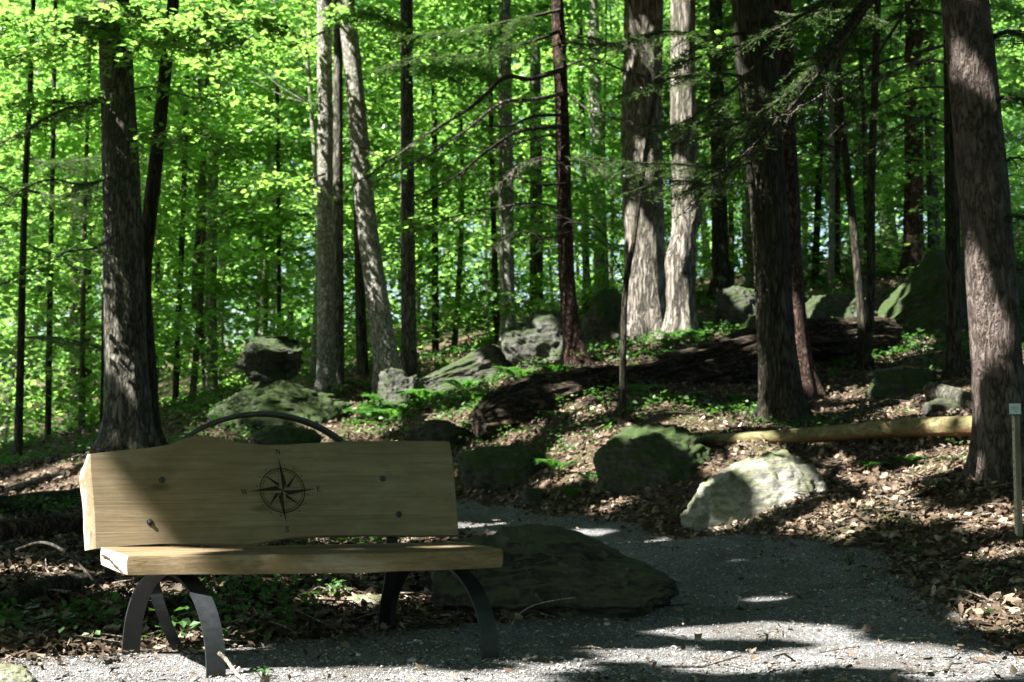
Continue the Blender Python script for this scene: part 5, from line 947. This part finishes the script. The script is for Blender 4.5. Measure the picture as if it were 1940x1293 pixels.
X, Y, r_ = scatter_px(14000, 6, 30, 63, power=.8); p3 = np.stack([X, Y, 0 * X], 1); keep = ~on_path(X, Y) & (fbm(p3 * .8, 3, 25) > .58 - .72 * np.clip((Y - 12) / 7, 0, 1) - .06 * (X < -.9)); X, Y = X[keep], Y[keep]; n = len(X)
C0 = np.stack([X, Y, ground(X, Y)], 1); k = 7; hh = r_.uniform(.04, .16, (n, 1)); C = C0[:, None] + np.concatenate([r_.normal(0, .055, (n, k, 2)), (hh * r_.uniform(.5, 1.1, (n, k)))[..., None]], -1); C = C.reshape(-1, 3)
sz = r_.uniform(.025, .06, len(C)) * np.clip(C[:, 1] / 13, 1, 1.6); setting('ground_cover', [leaves(C, np.array([0, 0, 1]) + r_.normal(0, .4, C.shape), r_.normal(size=C.shape), sz, sz * .7)], M['cover'], 'stuff', False)
X, Y, r_ = scatter_px(9000, 24, 70, 66, -300, 2240); n = len(X); C = np.stack([X, Y, ground(X, Y) + r_.uniform(.05, .6, n)], 1); sz = r_.uniform(.10, .22, n)
setting('far_ground_cover', [leaves(C, np.array([0, 0, 1]) + r_.normal(0, .4, C.shape), r_.normal(size=C.shape), sz, sz * .7)], M['cover'], 'stuff', False)
X, Y, r_ = scatter_px(1500, 5.2, 22, 64); keep = ~on_path(X, Y) | (r_.random(len(X)) < .16); parts = []
for x, y in zip(X[keep], Y[keep]):
    a = r_.random() * 6.28; l = r_.uniform(.08, .38); d = np.array([math.cos(a), math.sin(a), r_.uniform(-.05, .25)]); p = np.array([x, y, gz(x, y) + .03]); parts += tube(np.array([p, p + d * l * .5 + r_.normal(0, .012, 3), p + d * l]), [.006 * r_.uniform(.5, 1.3), .005, .0025], 5, None, False)
setting('twig_litter', parts, M['dead_twig'], 'stuff')

def fern(label, px, py, size, seed, n=8, group='ferns on the rocky bank'):
    r_ = np.random.default_rng(seed); b = on_ground(px, py); C, N, A, L, st_ = [], [], [], [], []
    for i in range(n):
        a = 6.283 * i / n + r_.normal(0, .25); d = np.array([math.cos(a), math.sin(a), 0]); l = size * r_.uniform(.7, 1.15); m = 22; t = np.linspace(0, 1, m)
        P = b + d * (l * .85 * t)[:, None] + np.array([0, 0, 1]) * (l * (1.05 * t - .8 * t ** 2))[:, None]; st_ += tube(P, np.linspace(.004, .001, m), 4, None, False); T = unit(np.gradient(P, axis=0)); sd = np.array([-math.sin(a), math.cos(a), 0])
        for j in range(3, m):
            for e in (-1, 1):
                q = l * .30 * math.sin(math.pi * min(1, .12 + t[j] * .9)) ** .8 + .004; ax = unit(sd * e + T[j] * .45 + [0, 0, -.12]); C.append(P[j] + ax * q / 2); A.append(ax); N.append(np.cross(T[j], sd) * -1 + r_.normal(0, .12, 3)); L.append(q)
    t = thing('fern', label, 'fern', b, group); L = np.array(L); N = np.array(N); N = N * np.sign(N[:, 2:3])
    put('frond', [leaves(np.array(C), N, np.array(A), L, np.clip(L * .26, .005, .05), .05)], M['fern'], t); put('stem', st_, M['fern'], t)
FERNS = [('fern with feathery fronds left of the rounded mossy boulder', 1055, 895, .34), ('fern arching over the left end of the yellow log', 1300, 858, .42), ('fern on top of the rounded mossy boulder', 1235, 868, .34), ('pale green fern on the bank below the yellow log', 1655, 892, .22), ('second small fern on the bank, right of the pale green fern', 1715, 882, .22),
         ('fern by the path just right of the bench backrest', 905, 822, .36), ('fern at the path edge below the low flat mossy rock', 1085, 945, .30), ('fern in the shade before the rounded mossy boulder', 1120, 915, .28), ('bright fern below the grey lichened boulder', 985, 722, .45), ('bright fern at the foot of the slim reddish hemlock', 1050, 712, .45),
         ('fern beside the grey fractured rock by the leaning tree', 735, 800, .5), ('fern cluster below the long low ledge rock', 800, 765, .5), ('fern near the base of the thin dark trunk by the leaning tree', 700, 800, .45), ('fern patch in the middle of the slope above the rotten log', 880, 745, .5), ('fern right of the grey fractured rock', 840, 735, .45), ('fern under the boulder with the sunlit rim', 1395, 612, .5), ('fern between the twin pale trunks and the rotten log', 1330, 630, .4), ('low fern before the gnarled burled trunk', 1270, 660, .35), ('fern on the litter below the rotten log', 1290, 770, .3), ('fern left of the forked sapling', 1580, 690, .3)]
for i, (l, px, py, sz) in enumerate(FERNS): fern(l, px, py, sz, 300 + i, 7 + i % 3)
rf = random.Random(12); fp = [(rf.uniform(690, 1060), rf.uniform(700, 800)) for _ in range(26)] + [(rf.uniform(1180, 1450), rf.uniform(735, 800)) for _ in range(6)] + [(rf.uniform(1240, 1460), rf.uniform(620, 660)) for _ in range(8)]
for i, (px, py) in enumerate(fp): fern('small fern in the green fern patches of the rocky slope', px, py, rf.uniform(.22, .42), 700 + i, 6, 'ferns of the slope patches')
def seedling(label, px, py, size, seed):
    r_ = np.random.default_rng(seed); b = on_ground(px, py); k = 26; C = b + np.stack([r_.normal(0, size * .4, k), r_.normal(0, size * .4, k), size * r_.uniform(.35, 1.1, k)], 1); t = thing('seedling', label, 'plant', b); s = size * r_.uniform(.25, .42, k)
    put('leaves', [leaves(C, np.array([0, -.2, 1]) + r_.normal(0, .35, C.shape), r_.normal(size=C.shape), s, s * .75)], M['cover'], t); put('stem', sum([tube(np.array([b, (b + c) / 2 + [0, 0, .01], c]), [.003, .0025, .0015], 4, None, False) for c in C[::3]], []), M['twig'], t)
for i, a in enumerate((('small bright green plant at the path edge below the pale boulder', 1285, 998, .12), ('tiny seedling by the pale sunlit boulder', 1322, 992, .09), ('green seedling on the litter under the bench', 640, 1140, .09), ('leafy sprout at the path edge near the left front bench leg', 500, 1291, .05), ('low leafy plant under the bench near its left legs', 470, 1135, .12), ('yellow green sprout on the bank below the large right trunk', 1770, 940, .11), ('seedling growing in the shade at lower right of the bank', 1610, 1075, .08), ('broad leafed sprout standing among logs at left', 55, 985, .16))): seedling(*a, 500 + i)
for o in bpy.data.objects:
    if '_o' in o: del o['_o']
print('objects', len(bpy.data.objects), 'leaves in canopy', m_)
